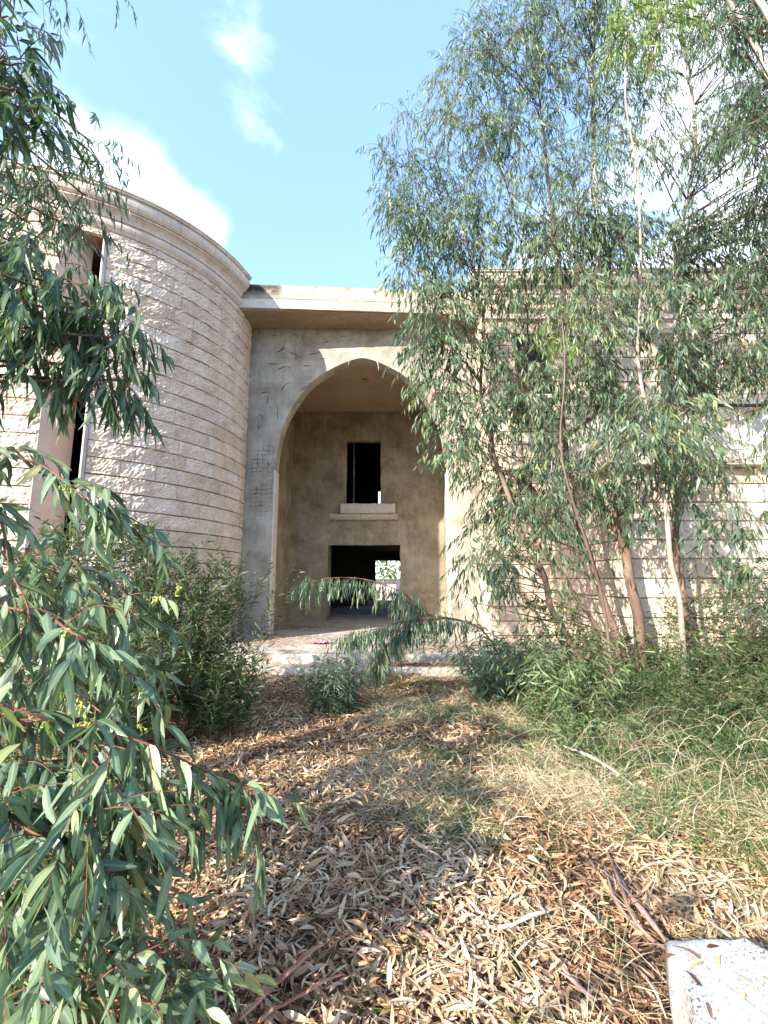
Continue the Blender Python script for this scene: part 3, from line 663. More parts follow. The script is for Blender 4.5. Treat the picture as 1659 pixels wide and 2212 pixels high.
# hall and rooms behind: floors, walls
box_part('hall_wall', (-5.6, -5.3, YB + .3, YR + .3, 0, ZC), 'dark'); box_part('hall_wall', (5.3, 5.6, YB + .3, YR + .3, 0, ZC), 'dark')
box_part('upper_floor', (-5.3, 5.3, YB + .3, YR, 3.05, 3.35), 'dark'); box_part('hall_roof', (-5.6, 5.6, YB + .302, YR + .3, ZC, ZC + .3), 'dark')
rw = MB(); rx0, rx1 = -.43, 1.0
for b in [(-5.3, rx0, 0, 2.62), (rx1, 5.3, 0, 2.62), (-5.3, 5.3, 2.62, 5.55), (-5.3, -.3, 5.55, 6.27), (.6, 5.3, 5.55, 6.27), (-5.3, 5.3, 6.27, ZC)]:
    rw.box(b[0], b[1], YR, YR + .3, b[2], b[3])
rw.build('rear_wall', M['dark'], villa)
box_part('partition', (-2.15, -1.95, 16.3, 16.5, FZ, 3.04), 'plaster_in'); box_part('upper_post', (-1.15, -1.09, 16.2, 16.26, 3.36, 6.9), 'plaster_in')
box_part('low_sill', (rx0 - .4, rx1 + .4, YR - .35, YR - .02, FZ + .005, .62), 'floor')

# ---- right wing: upper wall, cornice, ground-floor projection with terrace
wing = MB()
wing.box(2.4, 13, YR - 13 + .035, YW + 4, 0, 8.27); wing.build('wing_wall', M['palemortar'], villa)
YU = YR - 13   # 9.9
stuffV = []; stuffF = []
def emit(V, Fc):
    n = len(stuffV); stuffV.extend(V); stuffF.extend([tuple(i + n for i in q) for q in Fc])
UPW = [(3.15, 3.95, 5.95, 7.5), (6.6, 7.8, 4.5, 7.2), (9.5, 10.7, 4.5, 7.2)]
z = Z0
while z < 8.22:
    z1 = min(z + CH, 8.27); x = 2.4
    while x < 12.9:
        w_ = random.choice([.45, .6, .8, 1.0]); x1 = min(x + w_, 13)
        for (a, b, c, d) in UPW:
            if z1 > c and z < d:
                if x < a < x1: x1 = a
                elif a - .01 <= x < b: x = b; x1 = max(x1, b + .4)
        if x1 - x > .06 and (z > 3.0 or x < 4.2):
            emit(*stone('s', lambda s, zz, dd: (s, YU - dd, zz), x, x1, z, z1, None, None, ns=6, nzz=4, seed=x + z * 3, build=False))
        x = x1
    z = z1
for (a, b, c, d) in UPW:
    o = MB().box(a, b, YU - .01, YU + .03, c, d).build('unlit_opening_panel', M['socket_and_unlit_opening'], villa)  # black panel on the solid wall; the opening's shade is put in its colour
    m_ = MB().box(a - .08, b + .08, YU - .09, YU + .01, c - .09, c - .002).build('window_sill', M['smooth_stone'], villa)
# side of the wing facing the arch
z = Z0
while z < 8.22:
    z1 = min(z + CH, 8.27)
    emit(*stone('s', lambda s, zz, dd: (2.4 - dd, s, zz), YU, YW, z, z1, None, None, ns=6, nzz=4, seed=z, build=False)); z = z1
# cornice of the wing in blocks
def cornice_seg(x0, x1):
    V = []; k = len(CPROF)
    for x in (x0 + .004, x1 - .004):
        for (d, zz) in CPROF: V.append((x, YU - d, zz))
    Fc = [(j, k + j, k + (j + 1) % k, (j + 1) % k) for j in range(k)] + [tuple(range(k))[::-1], tuple(range(k, 2 * k))]
    mesh_obj('cornice_block', V, Fc, M['smooth_stone'], villa)
x = 2.08
while x < 13: cornice_seg(x, min(x + .95, 13.02)); x += .95
V = []; k = len(CPROF)
for y in (YU + .0, YW): 
    for (d, zz) in CPROF: V.append((2.4 - d, y, zz))
mesh_obj('cornice_block', V, [(j, (j + 1) % k, k + (j + 1) % k, k + j) for j in range(k)] + [tuple(range(k)), tuple(range(k, 2 * k))[::-1]], M['smooth_stone'], villa)
x = 2.95
while x < 12.6:   # corbels under the cornice
    V = []; pr = [(0, 8.268), (.2, 8.268), (.215, 8.2), (.19, 8.13), (.13, 8.07), (.06, 8.03), (0, 8.0)]; k = len(pr)
    for xx in (x, x + .3):
        for (d, zz) in pr: V.append((xx, YU - .012 - d, zz))
    mesh_obj('corbel', V, [(j, k + j, k + (j + 1) % k, (j + 1) % k) for j in range(k)] + [tuple(range(k))[::-1], tuple(range(k, 2 * k))], M['smooth_stone'], villa); x += 1.25
box_part('band_course', (2.41, 13, YU - .075, YU - .0, 7.86, 7.98), 'smooth_stone')
# ground-floor projection
XP, YP = 3.8, 7.1
box_part('terrace_block', (XP + .035, 13, YP + .035, YU + .03, 0, 3.5), 'palemortar')
nind = nst; z = Z0 - CH
while z < 3.45:
    z1 = min(z + CH, 3.5); x = XP
    while x < 11.9:
        w_ = random.choice([.5, .65, .85, 1.05]); x1 = min(x + w_, 12)
        if 12 - x1 < .2: x1 = 12
        fn = lambda s, zz, dd: (s, YP - dd, zz)
        if nind < 296 and x < 7.4:
            stone('stone', fn, x, x1, max(z, 0.0), z1, villa, M['rockface'], ns=16, nzz=7, seed=x * 2 + z, amp=.028); nind += 1
        else: emit(*stone('s', fn, x, x1, max(z, .0), z1, None, None, ns=12, nzz=5, seed=x * 2 + z, build=False, amp=.028))
        x = x1
    y = YP + .0
    while y < YU - .05:
        y1 = min(y + random.choice([.5, .7, .9]), YU)
        emit(*stone('s', lambda s, zz, dd: (XP - dd, s, zz), y, y1, max(z, .0), z1, None, None, ns=12, nzz=5, seed=y * 2 + z, build=False, amp=.028)); y = y1
    z = z1
so_ = mesh_obj('stone_courses', stuffV, stuffF, M['rockface'], villa); so_['kind'] = 'stuff'
box_part('terrace_slab', (XP - .2, 13, 6.88, YU - .03, 3.502, 3.62), 'smooth_stone')
x = XP - .16; k = 0
while x < 12.5:
    box_part('parapet_panel', (x + .004, x + .296, 6.90, 6.96, 3.625, 4.47), 'panel', .004); x += .3
y = 6.97
while y < 9.5: box_part('parapet_panel', (XP - .16, XP - .10, y + .004, y + .296, 3.625, 4.47), 'panel', .004); y += .3
box_part('parapet_rail', (XP - .19, 12.6, 6.87, 6.99, 4.472, 4.51), 'rail')
box_part('parapet_rail', (XP - .19, XP - .07, 6.992, 9.6, 4.472, 4.51), 'rail')

# ---- terrace floor, steps
fl = MB(); V = []; Fc = []
def slab_step(zt, y0, x0, x1, y1, zb=-.1, jag=.05, nseg=50, depth=14):
    V = []; Fc = []
    for i in range(nseg + 1):
        x = x0 + (x1 - x0) * i / nseg
        j = jag * noise.noise(Vector((x * 1.1, y0, 2))) + jag * .4 * noise.noise(Vector((x * 4.5, y0, 9)))
        jz = .012 * noise.noise(Vector((x * 2.5, zt * 9, 4)))
        V += [(x, y0 + j, zb), (x, y0 + j - .01, zt - .03 + jz), (x, y0 + j + .025, zt + jz * .7), (x, y1, zt), (x, y1, zb)]
    for i in range(nseg):
        a = 5 * i; b = a + 5
        Fc += [(a + q, b + q, b + q + 1, a + q + 1) for q in range(4)]
    Fc += [(0, 1, 2, 3, 4), tuple(5 * nseg + q for q in (4, 3, 2, 1, 0))]
    return V, Fc
fm = M['floor'].copy(); add_mask(fm, (None, (-3.0, -.9), None), (.10, .065, .045), soft=.3, nscale=1.3, thr=(.52, .62), strength=.75)
v, f = slab_step(FZ, 8.28, -3.45, 3.6, YR + .3); o = mesh_obj('portico_floor', v, f, fm, villa); o['label'] = 'dusty concrete floor of the portico'
v, f = slab_step(.19, 7.92, -3.5, 3.2, 8.4, jag=.06); o = mesh_obj('front_step', v, f, M['floor'], villa); o['label'] = 'worn concrete step below the portico floor'
# garden behind the house, seen through the hall
tag(MB().box(-9, 14, 30, 30.3, 0, 1.3).build('garden_wall', M['panel']), 'low pale garden wall seen through the hall behind the villa', 'wall')

# ------------------------------------------------------------------ loose things near the steps
pk = empty('pink_cloth', (-1.32, 9.6, FZ)); tag(pk, 'crumpled pink rag lying on the portico floor', 'rag')
V = []; Fc = []; n = 16
for i in range(n):
    for j in range(n):
        x, y = (i / (n - 1) - .5), (j / (n - 1) - .5)
        h = .05 * (noise.noise(Vector((x * 7, y * 7, 1))) + .6 * noise.noise(Vector((x * 15, y * 15, 4)))) + .045
        r_ = 1 + .3 * noise.noise(Vector((x * 4, y * 4, 8)))
        V.append((-1.32 + x * .42 * r_, 9.6 + y * .26 * r_, FZ + max(h, .006)))
for i in range(n - 1):
    for j in range(n - 1): Fc.append((i * n + j, (i + 1) * n + j, (i + 1) * n + j + 1, i * n + j + 1))
mesh_obj('cloth', V, Fc, M['pink'], pk)

# concrete block, bottom right
bm_ = M['block']
nt = bm_.node_tree; b = nt.nodes['Principled BSDF']; src = b.inputs['Base Color'].links[0].from_socket
t = N(nt, 'ShaderNodeTexCoord'); no = N(nt, 'ShaderNodeTexNoise', i_Scale=95.0, i_Detail=3.0, i_Roughness=.6); nt.links.new(t.outputs['Object'], no.inputs['Vector'])
n3 = N(nt, 'ShaderNodeTexNoise', i_Scale=5.0, i_Detail=3.0); nt.links.new(t.outputs['Object'], n3.inputs['Vector'])
ad = N(nt, 'ShaderNodeMath', operation='MULTIPLY_ADD'); nt.links.new(n3.outputs['Fac'], ad.inputs[0]); ad.inputs[1].default_value = .4; nt.links.new(no.outputs['Fac'], ad.inputs[2])
mr = N(nt, 'ShaderNodeMapRange'); mr.inputs['From Min'].default_value = .76; mr.inputs['From Max'].default_value = .84; nt.links.new(ad.outputs[0], mr.inputs['Value'])
mx = N(nt, 'ShaderNodeMix', data_type='RGBA'); nt.links.new(mr.outputs[0], mx.inputs['Factor']); nt.links.new(src, mx.inputs['A']); mx.inputs['B'].default_value = (.12, .12, .12, 1)
nt.links.new(mx.outputs['Result'], b.inputs['Base Color'])
def rough_block(poly, z0, z1, name, mat, parent=None, sub=.03):
    """prism over an outline, rounded upper edge, chipped surface"""
    pts = []
    m = len(poly)
    for i in range(m):
        a = Vector(poly[i]); c = Vector(poly[(i + 1) % m]); k = max(1, int((c - a).length / sub))
        for j in range(k): pts.append(a.lerp(c, j / k))
    cen = sum(pts, Vector((0, 0))) / len(pts); V = []; Fc = []; k = len(pts)
    lev = [(0, z0), (0, z0 + (z1 - z0) * .3), (0, z0 + (z1 - z0) * .6), (0, z1 - .022), (.006, z1 - .008), (.02, z1), (.1, z1), (.3, z1), (.6, z1)]
    for q, (ins, z) in enumerate(lev):
        for p in pts:
            w_ = p.lerp(cen, min(ins / max((p - cen).length, .01), .98)) if ins < .1 else p.lerp(cen, ins)
            nn = noise.noise(Vector((p.x * 9, p.y * 9, z * 9))) * .014 + noise.noise(Vector((p.x * 26, p.y * 26, z * 26 + q))) * .006
            dr = (p - cen).normalized()
            V.append((w_.x + dr.x * nn, w_.y + dr.y * nn, z + (nn * .6 if q > 3 else 0)))
    for q in range(len(lev) - 1):
        for i in range(k): Fc.append((q * k + i, q * k + (i + 1) % k, (q + 1) * k + (i + 1) % k, (q + 1) * k + i))
    V.append((cen.x, cen.y, z1)); c0 = len(V) - 1
    for i in range(k): Fc.append(((len(lev) - 1) * k + i, (len(lev) - 1) * k + (i + 1) % k, c0))
    return mesh_obj(name, V, Fc, mat, parent, True)
tag(rough_block([(1.12, 2.01), (1.02, 1.60), (.98, 1.2), (1.62, 1.2), (1.58, 1.84), (1.44, 2.02)], -.05, .285, 'concrete_block', bm_),
    'pale speckled concrete block half buried in dead leaves', 'block')

# ------------------------------------------------------------------ leaf litter, straw and grass (nobody could count them)
def gzv(x, y): return np.array([gz(a, b) for a, b in zip(x, y)])
def scatter(n, x0, x1, y0, y1, keep, power=1.0):
    X = []; Y = []
    while sum(map(len, X)) < n:
        y = y0 + (y1 - y0) * rng.random(n) ** power; x = x0 + (x1 - x0) * rng.random(n)
        vis = (abs(x) < y * .95 + .8)
        p = np.array([keep(a, b) for a, b in zip(x, y)]); ok = vis & (rng.random(n) < p)
        X.append(x[ok]); Y.append(y[ok])
    return np.concatenate(X)[:n], np.concatenate(Y)[:n]
def flat_leaves(name, n, keep, mat, label, L=(.045, .108), W=(.009, .0195), zr=(.0, .05), tilt=.35, x=(-5, 7), y=(.9, 8.25), ns=5, cols=3, tint=(0, 1), power=1.2, zfun=None, cat='leaves', xy=None):
    X, Y = scatter(n, x[0], x[1], y[0], y[1], keep, power)
    Z = (gzv(X, Y) if zfun is None else zfun(X, Y)) + zr[0] + (zr[1] - zr[0]) * rng.random(n)
    a = rng.random(n) * 2 * np.pi; d = np.stack([np.cos(a), np.sin(a), rng.normal(size=n) * tilt], 1); d = nrmz(d)
    up = np.stack([rng.normal(size=n) * tilt * 1.3, rng.normal(size=n) * tilt * 1.3, np.ones(n)], 1); w = nrmz(np.cross(up, d))
    bend = rng.normal(size=(n, 3)) * .16
    V, fs, rib = leaf_arrays(np.stack([X, Y, Z], 1), d, w, L[0] + (L[1] - L[0]) * rng.random(n), W[0] + (W[1] - W[0]) * rng.random(n), bend, rng.normal(size=n) * .35, ns, cols, .6)
    # keep leaves from diving under the soil
    gmin = (Z - .012)[:, None]; V[..., 2] = np.maximum(V[..., 2], gmin)
    k = V.shape[1]; fc = (fs[None] + (np.arange(n) * k)[:, None, None]).reshape(-1, 4)
    tv = tint[0] + (tint[1] - tint[0]) * rng.random(n) ** 1.0
    pn = np.array([noise.noise(Vector((p * 1.3, q * 1.3, 5))) for p, q in zip(X, Y)]); tv = np.clip(tv * .8 + .12 + .35 * pn, 0, 1)
    o = mesh_obj(name, V.reshape(-1, 3), fc, M[mat], None, True, {'tint': np.repeat(tv, k), 'rib': np.tile(rib, n) * .3})
    return tag(o, label, cat, kind='stuff')
def litter_keep(x, y):
    if y > 7.85: return 0
    g = noise.noise(Vector((x * .8, y * .8, 21)))
    k = 1.0 if x < .6 + .3 * g else (.9 if y < 4 else .5)
    if y > 6.9 and -1.9 < x < -.9 and g > -.1: k *= .15     # bare patch by the steps
    return k
flat_leaves('leaf_litter', 98000, litter_keep, 'leaf_dry', 'thick carpet of dry curled gum leaves on the ground', tint=(0, 1))
flat_leaves('leaf_fragments', 30000, litter_keep, 'leaf_dry', 'broken bits of dead leaf and seed husks among the litter', L=(.012, .035), W=(.006, .016), zr=(.005, .05), tilt=.4, tint=(0, .8), ns=3, cols=2)
flat_leaves('ground_twigs', 2600, litter_keep, 'leaf_dry', 'thin dry twigs scattered through the leaf litter', L=(.10, .32), W=(.002, .0045), zr=(.03, .07), tilt=.12, tint=(0, .45), ns=4, cols=2, cat='twigs')
flat_leaves('block_leaves', 26, lambda x, y: 1, 'leaf_dry', 'few dead leaves lying on top of the pale block', zr=(.002, .006), tilt=.06, x=(1.08, 1.5), y=(1.35, 1.98), zfun=lambda x, y: np.full(len(x), .287), power=1)
flat_leaves('big_litter', 2600, lambda x, y: 1 if not (.95 < x < 1.7 and y < 2.1) and y < 7.6 else 0, 'leaf_dry', 'larger bleached curled leaves lying on top of the litter', L=(.09, .15), W=(.018, .032), zr=(.035, .06), tilt=.3, tint=(.3, 1))
def floor_keep(x, y):
    a = math.exp(-((x + 2.3) ** 2) / .8 - ((y - 10.2) ** 2) / .5) + math.exp(-((x + 2.2) ** 2) / 1.2 - ((y - 12.6) ** 2) / .3) * .7
    b = math.exp(-((y - 8.38) ** 2) / .03) * (.25 + (.5 if x > -.3 else 0)); c = .45 * math.exp(-((x - 1.2) ** 2) / .8 - ((y - 9.3) ** 2) / .8)
    return min(1, a + b + c + .02)
flat_leaves('floor_leaves', 2600, floor_keep, 'leaf_dry', 'scattered dead leaves and dirt on the portico floor', zr=(.003, .015), tilt=.12, x=(-3.3, 2.3), y=(8.3, 13.5), tint=(0, .6), zfun=lambda x, y: np.full(len(x), FZ), power=1)
flat_leaves('step_leaves', 1500, lambda x, y: .15 + (.85 if x > -.2 else 0), 'leaf_dry', 'dead leaves lying on the front step', zr=(.003, .02), tilt=.15, x=(-2.6, 2.3), y=(8.02, 8.26), tint=(0, .7), zfun=lambda x, y: np.full(len(x), .19), power=1)

def blades(name, n, keep, mat, label, H=(.12, .35), W=.0035, lean=.8, x=(-3, 7.5), y=(1.3, 8.0), tint=(0, 1), power=1.1, bendk=.5, arch=0):
    X, Y = scatter(n, x[0], x[1], y[0], y[1], keep, power)
    m8 = n // 8; sg = .012 + .05 * rng.random(m8)
    X[:m8 * 8] = np.repeat(X[:m8], 8) + rng.normal(size=m8 * 8) * np.repeat(sg, 8); Y[:m8 * 8] = np.repeat(Y[:m8], 8) + rng.normal(size=m8 * 8) * np.repeat(sg, 8)
    Z = gzv(X, Y)
    a = rng.random(n) * 2 * np.pi; le = rng.random(n) ** .6 * lean
    d = nrmz(np.stack([np.cos(a) * le, np.sin(a) * le, np.ones(n) * (1 if not arch else .35)], 1))
    b2 = rng.random(n) * 2 * np.pi; w = nrmz(np.cross(d, np.stack([np.cos(b2), np.sin(b2), np.zeros(n)], 1)))
    bend = np.stack([np.cos(a) * bendk, np.sin(a) * bendk, -np.ones(n) * bendk * .7], 1) * rng.random(n)[:, None]
    h = H[0] + (H[1] - H[0]) * rng.random(n)
    V, fs, rib = leaf_arrays(np.stack([X, Y, Z], 1), d, w, h, np.full(n, W) * (.6 + .8 * rng.random(n)), bend, rng.normal(size=n) * .25, 5, 2, 0)
    V[..., 2] = np.maximum(V[..., 2], (Z + .004)[:, None])
    k = V.shape[1]; fc = (fs[None] + (np.arange(n) * k)[:, None, None]).reshape(-1, 4)
    o = mesh_obj(name, V.reshape(-1, 3), fc, M[mat], None, True, {'tint': np.repeat(tint[0] + (tint[1] - tint[0]) * rng.random(n), k), 'rib': np.zeros(n * k)})
    return tag(o, label, 'grass', kind='stuff')
def straw_keep(x, y):
    g = noise.noise(Vector((x * .9, y * .9, 31)))
    edge = -.25 + .35 * g + (.9 if y < 2.6 else 0)
    if x < edge: return .015
    k = .35 + 1.5 * g
    if y > 7: k *= .4
    if y < 3.0: k *= .5
    if 1 < x < 1.7 and y < 2.1: k = 0
    return max(k, .04)
def grass_keep(x, y):
    g = noise.noise(Vector((x * 1.1, y * 1.1, 41)))
    edge = -.1 + .5 * g + (.8 if y < 3 else 0)
    if x < edge or y > 7.4: return .01
    k = .25 + 1.3 * g + (.35 if x > 1.8 else 0)
    if y < 3: k *= .35
    if 1 < x < 1.7 and y < 2.1: k = 0
    return max(k, 0.03)
blades('dry_grass', 26000, straw_keep, 'straw', 'matted straw-coloured dry grass on the right of the path', H=(.10, .34), W=.0034, lean=2.2, bendk=.7)
blades('green_grass', 17000, grass_keep, 'grass', 'green grass tufts growing through the straw', H=(.06, .22), W=.005, lean=1.1, power=1.0)
blades('tall_grass', 3000, lambda x, y: 1.0 if x > 1.5 + .25 * (y < 2.6) and y < 6.8 and not (x < 1.7 and y < 2.1) else 0, 'straw', 'tall tangled dry stems on the right bank', H=(.2, .5), W=.0026, lean=1.6, x=(1.2, 7), y=(2.0, 6.8), bendk=.7, tint=(0, .9))
blades('bank_grass', 8000, lambda x, y: 1.0 if x > 1.7 + .3 * (y < 3) else 0, 'grass', 'rank green grass on the right bank under the gum trees', H=(.12, .36), W=.005, lean=1.0, x=(1.2, 7), y=(2.2, 6.9), bendk=.5)

# ------------------------------------------------------------------ bark strips and sticks on the ground
def strip(pts, w, name, label, mat='bark_strip', cat='bark', group='peeled bark strips on the ground', curl=.5):
    q = smooth_path([Vector((p[0], p[1], gz(p[0], p[1]) + p[2])) for p in pts], 6); V = []; Fc = []; n = 5
    for i, p in enumerate(q):
        t = (q[min(i + 1, len(q) - 1)] - q[max(i - 1, 0)]).normalized(); s_ = t.cross(Vector((0, 0, 1))).normalized(); nn = s_.cross(t)
        ww = w * (.35 + .65 * math.sin(math.pi * (i + 1) / (len(q) + 1)) ** .5) * (1 + .5 * noise.noise(p * 14)); tw_ = .9 * noise.noise(p * 3)
        for side in (0, 1):
            for k in range(n):
                a = (k / (n - 1) - .5) * 2 * (1.1 + curl) + tw_; rr = ww * .5 - side * .003
                V.append(p + s_ * math.sin(a) * rr + nn * (math.cos(a) * rr))
    for i in range(len(q) - 1):
        b = 2 * n * i; c = b + 2 * n
        for k in range(n - 1): Fc += [(b + k, b + k + 1, c + k + 1, c + k), (b + n + k + 1, b + n + k, c + n + k, c + n + k + 1)]
        Fc += [(b, c, c + n, b + n), (b + n - 1, b + 2 * n - 1, c + 2 * n - 1, c + n - 1)]
    o = mesh_obj(name, V, Fc, M[mat], None, True)
    return tag(o, label, cat, group)
def G(px, py, z=.03):   # ground point under a place in the photo
    u, v_ = px - 829.5, 1106 - py; d = F * CP - v_ * SP; s = (F * SP + v_ * CP) / d; Y = (z - EYE) / s
    return (Y * u / d, Y, z)
strip([G(1440, 2030, .09), G(1395, 1975, .07), G(1350, 1920, .06), G(1325, 1870, .05)], .030, 'bark_strip', 'thick pink-brown bark strip ending at the corner of the pale block')
strip([G(1438, 2045, .06), G(1380, 2005, .05), G(1330, 1945, .06), G(1308, 1880, .05)], .024, 'bark_strip', 'pinkish bark strip lying left of the thick strip by the block')
strip([G(1430, 2040, .04), G(1372, 1985, .1), G(1336, 1900, .08), G(1312, 1840, .05)], .016, 'bark_strip', 'thin dark bark strip between the two strips that end at the block')
strip([G(845, 1975), G(905, 2010), G(975, 2050), G(1040, 2090)], .022, 'bark_strip', 'dark maroon bark strip in the middle of the leaf litter')
strip([G(830, 1960, .05), G(825, 2020), G(815, 2090), G(800, 2150)], .014, 'bark_strip', 'thin reddish bark strip pointing at the camera left of the maroon one')
strip([G(700, 2050, .05), G(650, 2100, .06), G(590, 2150, .07), G(520, 2205, .05)], .085, 'bark_strip', 'broad orange-red bark slab at the bottom edge of the picture', 'bark_orange', 'bark', 'peeled bark strips on the ground', -.55)
strip([G(740, 2110, .05), G(690, 2135, .06), G(600, 2180, .05), G(560, 2209, .05)], .055, 'bark_strip', 'narrower red bark slab right beside the broad one at the bottom edge', 'bark_orange', 'bark', 'peeled bark strips on the ground', -.55)
strip([G(1140, 1990, .05), G(1190, 2060, .04), G(1240, 2120, .05), G(1290, 2160, .05)], .018, 'bark_strip', 'dark brown bark strip left of the pale block')
strip([G(1210, 1615, .10), G(1270, 1640, .12), G(1330, 1680, .08), G(1390, 1725, .05)], .035, 'fallen_branch', 'grey fallen branch lying across the grass below the gum trees', 'bark_grey', 'branch', 'fallen sticks', .3)
strip([G(1240, 1650, .06), G(1290, 1660, .08), G(1340, 1700, .05)], .018, 'fallen_branch', 'thin red-brown stick beside the grey fallen branch', 'twig_red', 'stick', 'fallen sticks', .3)
strip([G(1385, 2100, .06), G(1415, 2140, .07), G(1440, 2200, .04)], .012, 'fallen_branch', 'pale bleached stick standing in the litter left of the block', 'bark_grey', 'stick', 'fallen sticks', .3)
strip([G(1100, 2010, .07), G(1150, 1985, .08), G(1185, 1975, .06)], .022, 'bark_strip', 'short bleached pale bark flake left of the dark brown strip', 'paleedge')

# ------------------------------------------------------------------ gum trees on the right
grp = 'gum trees right of the arch'
def T(lst, Y0, Y1=None):
    n = len(lst); Y1 = Y0 if Y1 is None else Y1
    return [P(a, b, Y0 + (Y1 - Y0) * i / (n - 1)) for i, (a, b) in enumerate(lst)]
def ground_base(p, dx=0, dy=0): return [Vector((p.x + dx, p.y + dy, gz(p.x, p.y) - .08))]
trees = {}
def mk(key, lst, Y0, Y1, r0, r1, mat, label, lm='leaf_crown', tm='twig_dark'):
    pts = T(lst, Y0, Y1)
    pts = ground_base(pts[0], .03) + pts
    pl_ = Plant('gum_tree', (pts[0].x, pts[0].y, 0), label, 'tree', grp, lm, tm, 4, 2)
    pl_.trunk(pts, r0, r1, mat, 'trunk', 10, 5); trees[key] = pl_; return pl_
mk('A', [(1278, 1500), (1252, 1424), (1210, 1347), (1188, 1308), (1172, 1237), (1129, 1160), (1095, 1060), (1068, 985), (1060, 940), (1046, 892), (1038, 831), (1044, 703), (1030, 600), (1000, 500), (960, 400), (930, 300)], 6.2, 7.4, .055, .012, 'bark_red',
   'leaning gum tree nearest the arch, its trunk bending left over the portico')
mk('B', [(1356, 1450), (1317, 1392), (1259, 1311), (1236, 1276), (1210, 1230), (1181, 1182), (1150, 1100), (1130, 1000), (1120, 850), (1140, 700), (1120, 500), (1080, 350), (1050, 200)], 6.5, 7.2, .035, .010, 'twig_dark',
   'thin dark-stemmed gum tree second from the arch leaning left')
mk('C', [(1345, 1420), (1333, 1379), (1317, 1334), (1294, 1269), (1268, 1182), (1246, 1118), (1225, 1000), (1215, 860), (1225, 700), (1200, 520), (1180, 350), (1160, 150), (1150, -50)], 6.5, 6.9, .065, .015, 'bark_red',
   'ruddy leaning gum trunk between the dark stem and the thickest trunk')
mk('D', [(1384, 1420), (1381, 1382), (1378, 1327), (1362, 1263), (1349, 1182), (1330, 1134), (1334, 1052), (1314, 952), (1314, 871), (1306, 771), (1298, 691), (1292, 540), (1285, 380), (1280, 200), (1284, 50), (1290, -120)], 6.6, 6.9, .085, .028, 'bark_mix',
   'thickest gum tree, orange-brown trunk below and pale above')
mk('E', [(1480, 1524), (1476, 1408), (1472, 1327), (1462, 1269), (1446, 1198), (1439, 1101), (1426, 1045), (1415, 964), (1398, 891), (1383, 811), (1378, 751), (1384, 600), (1379, 400), (1374, 350), (1360, 280), (1350, 200), (1352, 60), (1345, -80)], 5.7, 5.9, .036, .010, 'bark_tan',
   'slender pale whip-like gum tree standing in front of the others')
mk('F', [(1490, 1400), (1478, 1305), (1472, 1263), (1459, 1166), (1462, 1037), (1459, 937), (1459, 776), (1459, 688), (1458, 560), (1499, 350), (1494, 200), (1469, 60), (1460, -100)], 6.7, 6.9, .062, .022, 'bark_mix',
   'grey gum tree behind the slender pale one, rightmost of the trunks')
poly = [(1090, -80), (1062, 50), (985, 100), (965, 190), (885, 235), (835, 315), (812, 370), (820, 470), (840, 560), (872, 640), (885, 720), (905, 800), (912, 880), (955, 930), (975, 1060), (1005, 1130), (1015, 1270),
        (1100, 1300), (1180, 1230), (1240, 1120), (1430, 1110), (1540, 1120), (1680, 1120), (1760, 900), (1760, -80)]
bare = [(1150, 640, 35), (1380, 830, 40), (1620, 930, 85), (1620, 1000, 80), (1640, 1100, 70), (1540, 1090, 50), (1520, 210, 70), (1230, 330, 40), (1600, 380, 50), (1340, 620, 30), (1230, 900, 40), (1500, 700, 35), (1060, 420, 25), (1340, 400, 50), (1430, 480, 40), (1250, 1000, 25),
        (1590, 560, 45), (1430, 700, 40), (1280, 620, 35)]
reg = {'A': [(1030, 600), (930, 420), (1050, 860), (900, 600), (1060, 1150), (960, 800)], 'B': [(1120, 760), (1060, 300), (1110, 1000)], 'C': [(1190, 400), (1160, 150), (1220, 900), (1150, 1200)], 'D': [(1295, 450), (1284, 100), (1310, 850), (1330, 1050)],
       'E': [(1383, 700), (1380, 980)], 'F': [(1480, 300), (1459, 800), (1600, 200), (1620, 650), (1560, 1050)]}
nclump = 0; placed = []
random.seed(11)
tries = 0
while nclump < 360 and tries < 12000:
    tries += 1
    px, py = random.uniform(800, 1760), random.uniform(-80, 1320)
    if not inpoly(px, py, poly): continue
    if any((px - a) ** 2 + (py - b) ** 2 < r_ * r_ for a, b, r_ in bare): continue
    if any((px - a) ** 2 + (py - b) ** 2 < 29 ** 2 for a, b in placed[-200:]): continue
    if py > 1130 and random.random() < .35: continue
    key = min(reg, key=lambda k: min((px - a) ** 2 + (py - b) ** 2 for a, b in reg[k]))
    Y = {'A': 6.9, 'B': 6.9, 'C': 6.6, 'D': 6.5, 'E': 5.8, 'F': 6.3}[key] + random.uniform(-.6, .55)
    Y = min(Y, 7.0 if px > 1180 and py > 850 else 8.4)
    placed.append((px, py)); nclump += 1
    if py > 560 and px > 1180 and random.random() < .12: continue
    trees[key].clump(P(px, py - 25, Y), random.uniform(.26, .46), random.randint(20, 30) if py < 560 else random.randint(14, 21) if px > 1010 else random.randint(18, 25), LL=(.085, .15) if py < 600 else (.09, .15), WW=(.013, .021) if py < 500 else (.018, .031),
                     hang=1.5 if py < 900 else 1.1, length=(.28, .6), droop=1.5, nl=(8, 14), tint=(0, .95) if random.random() < .6 else (.4, 1))
# dry seed clusters and dead leaves hung in the mid crown
for k, px, py in [('D', 1310, 600), ('D', 1290, 720), ('E', 1395, 620), ('E', 1385, 680), ('E', 1395, 560), ('F', 1580, 1000), ('F', 1540, 960)]:
    trees[k].clump(P(px, py, 6.2), .25, 7, LL=(.03, .06), WW=(.01, .016), hang=1.2, length=(.2, .4), nl=(8, 14), tint=(.97, 1.0))
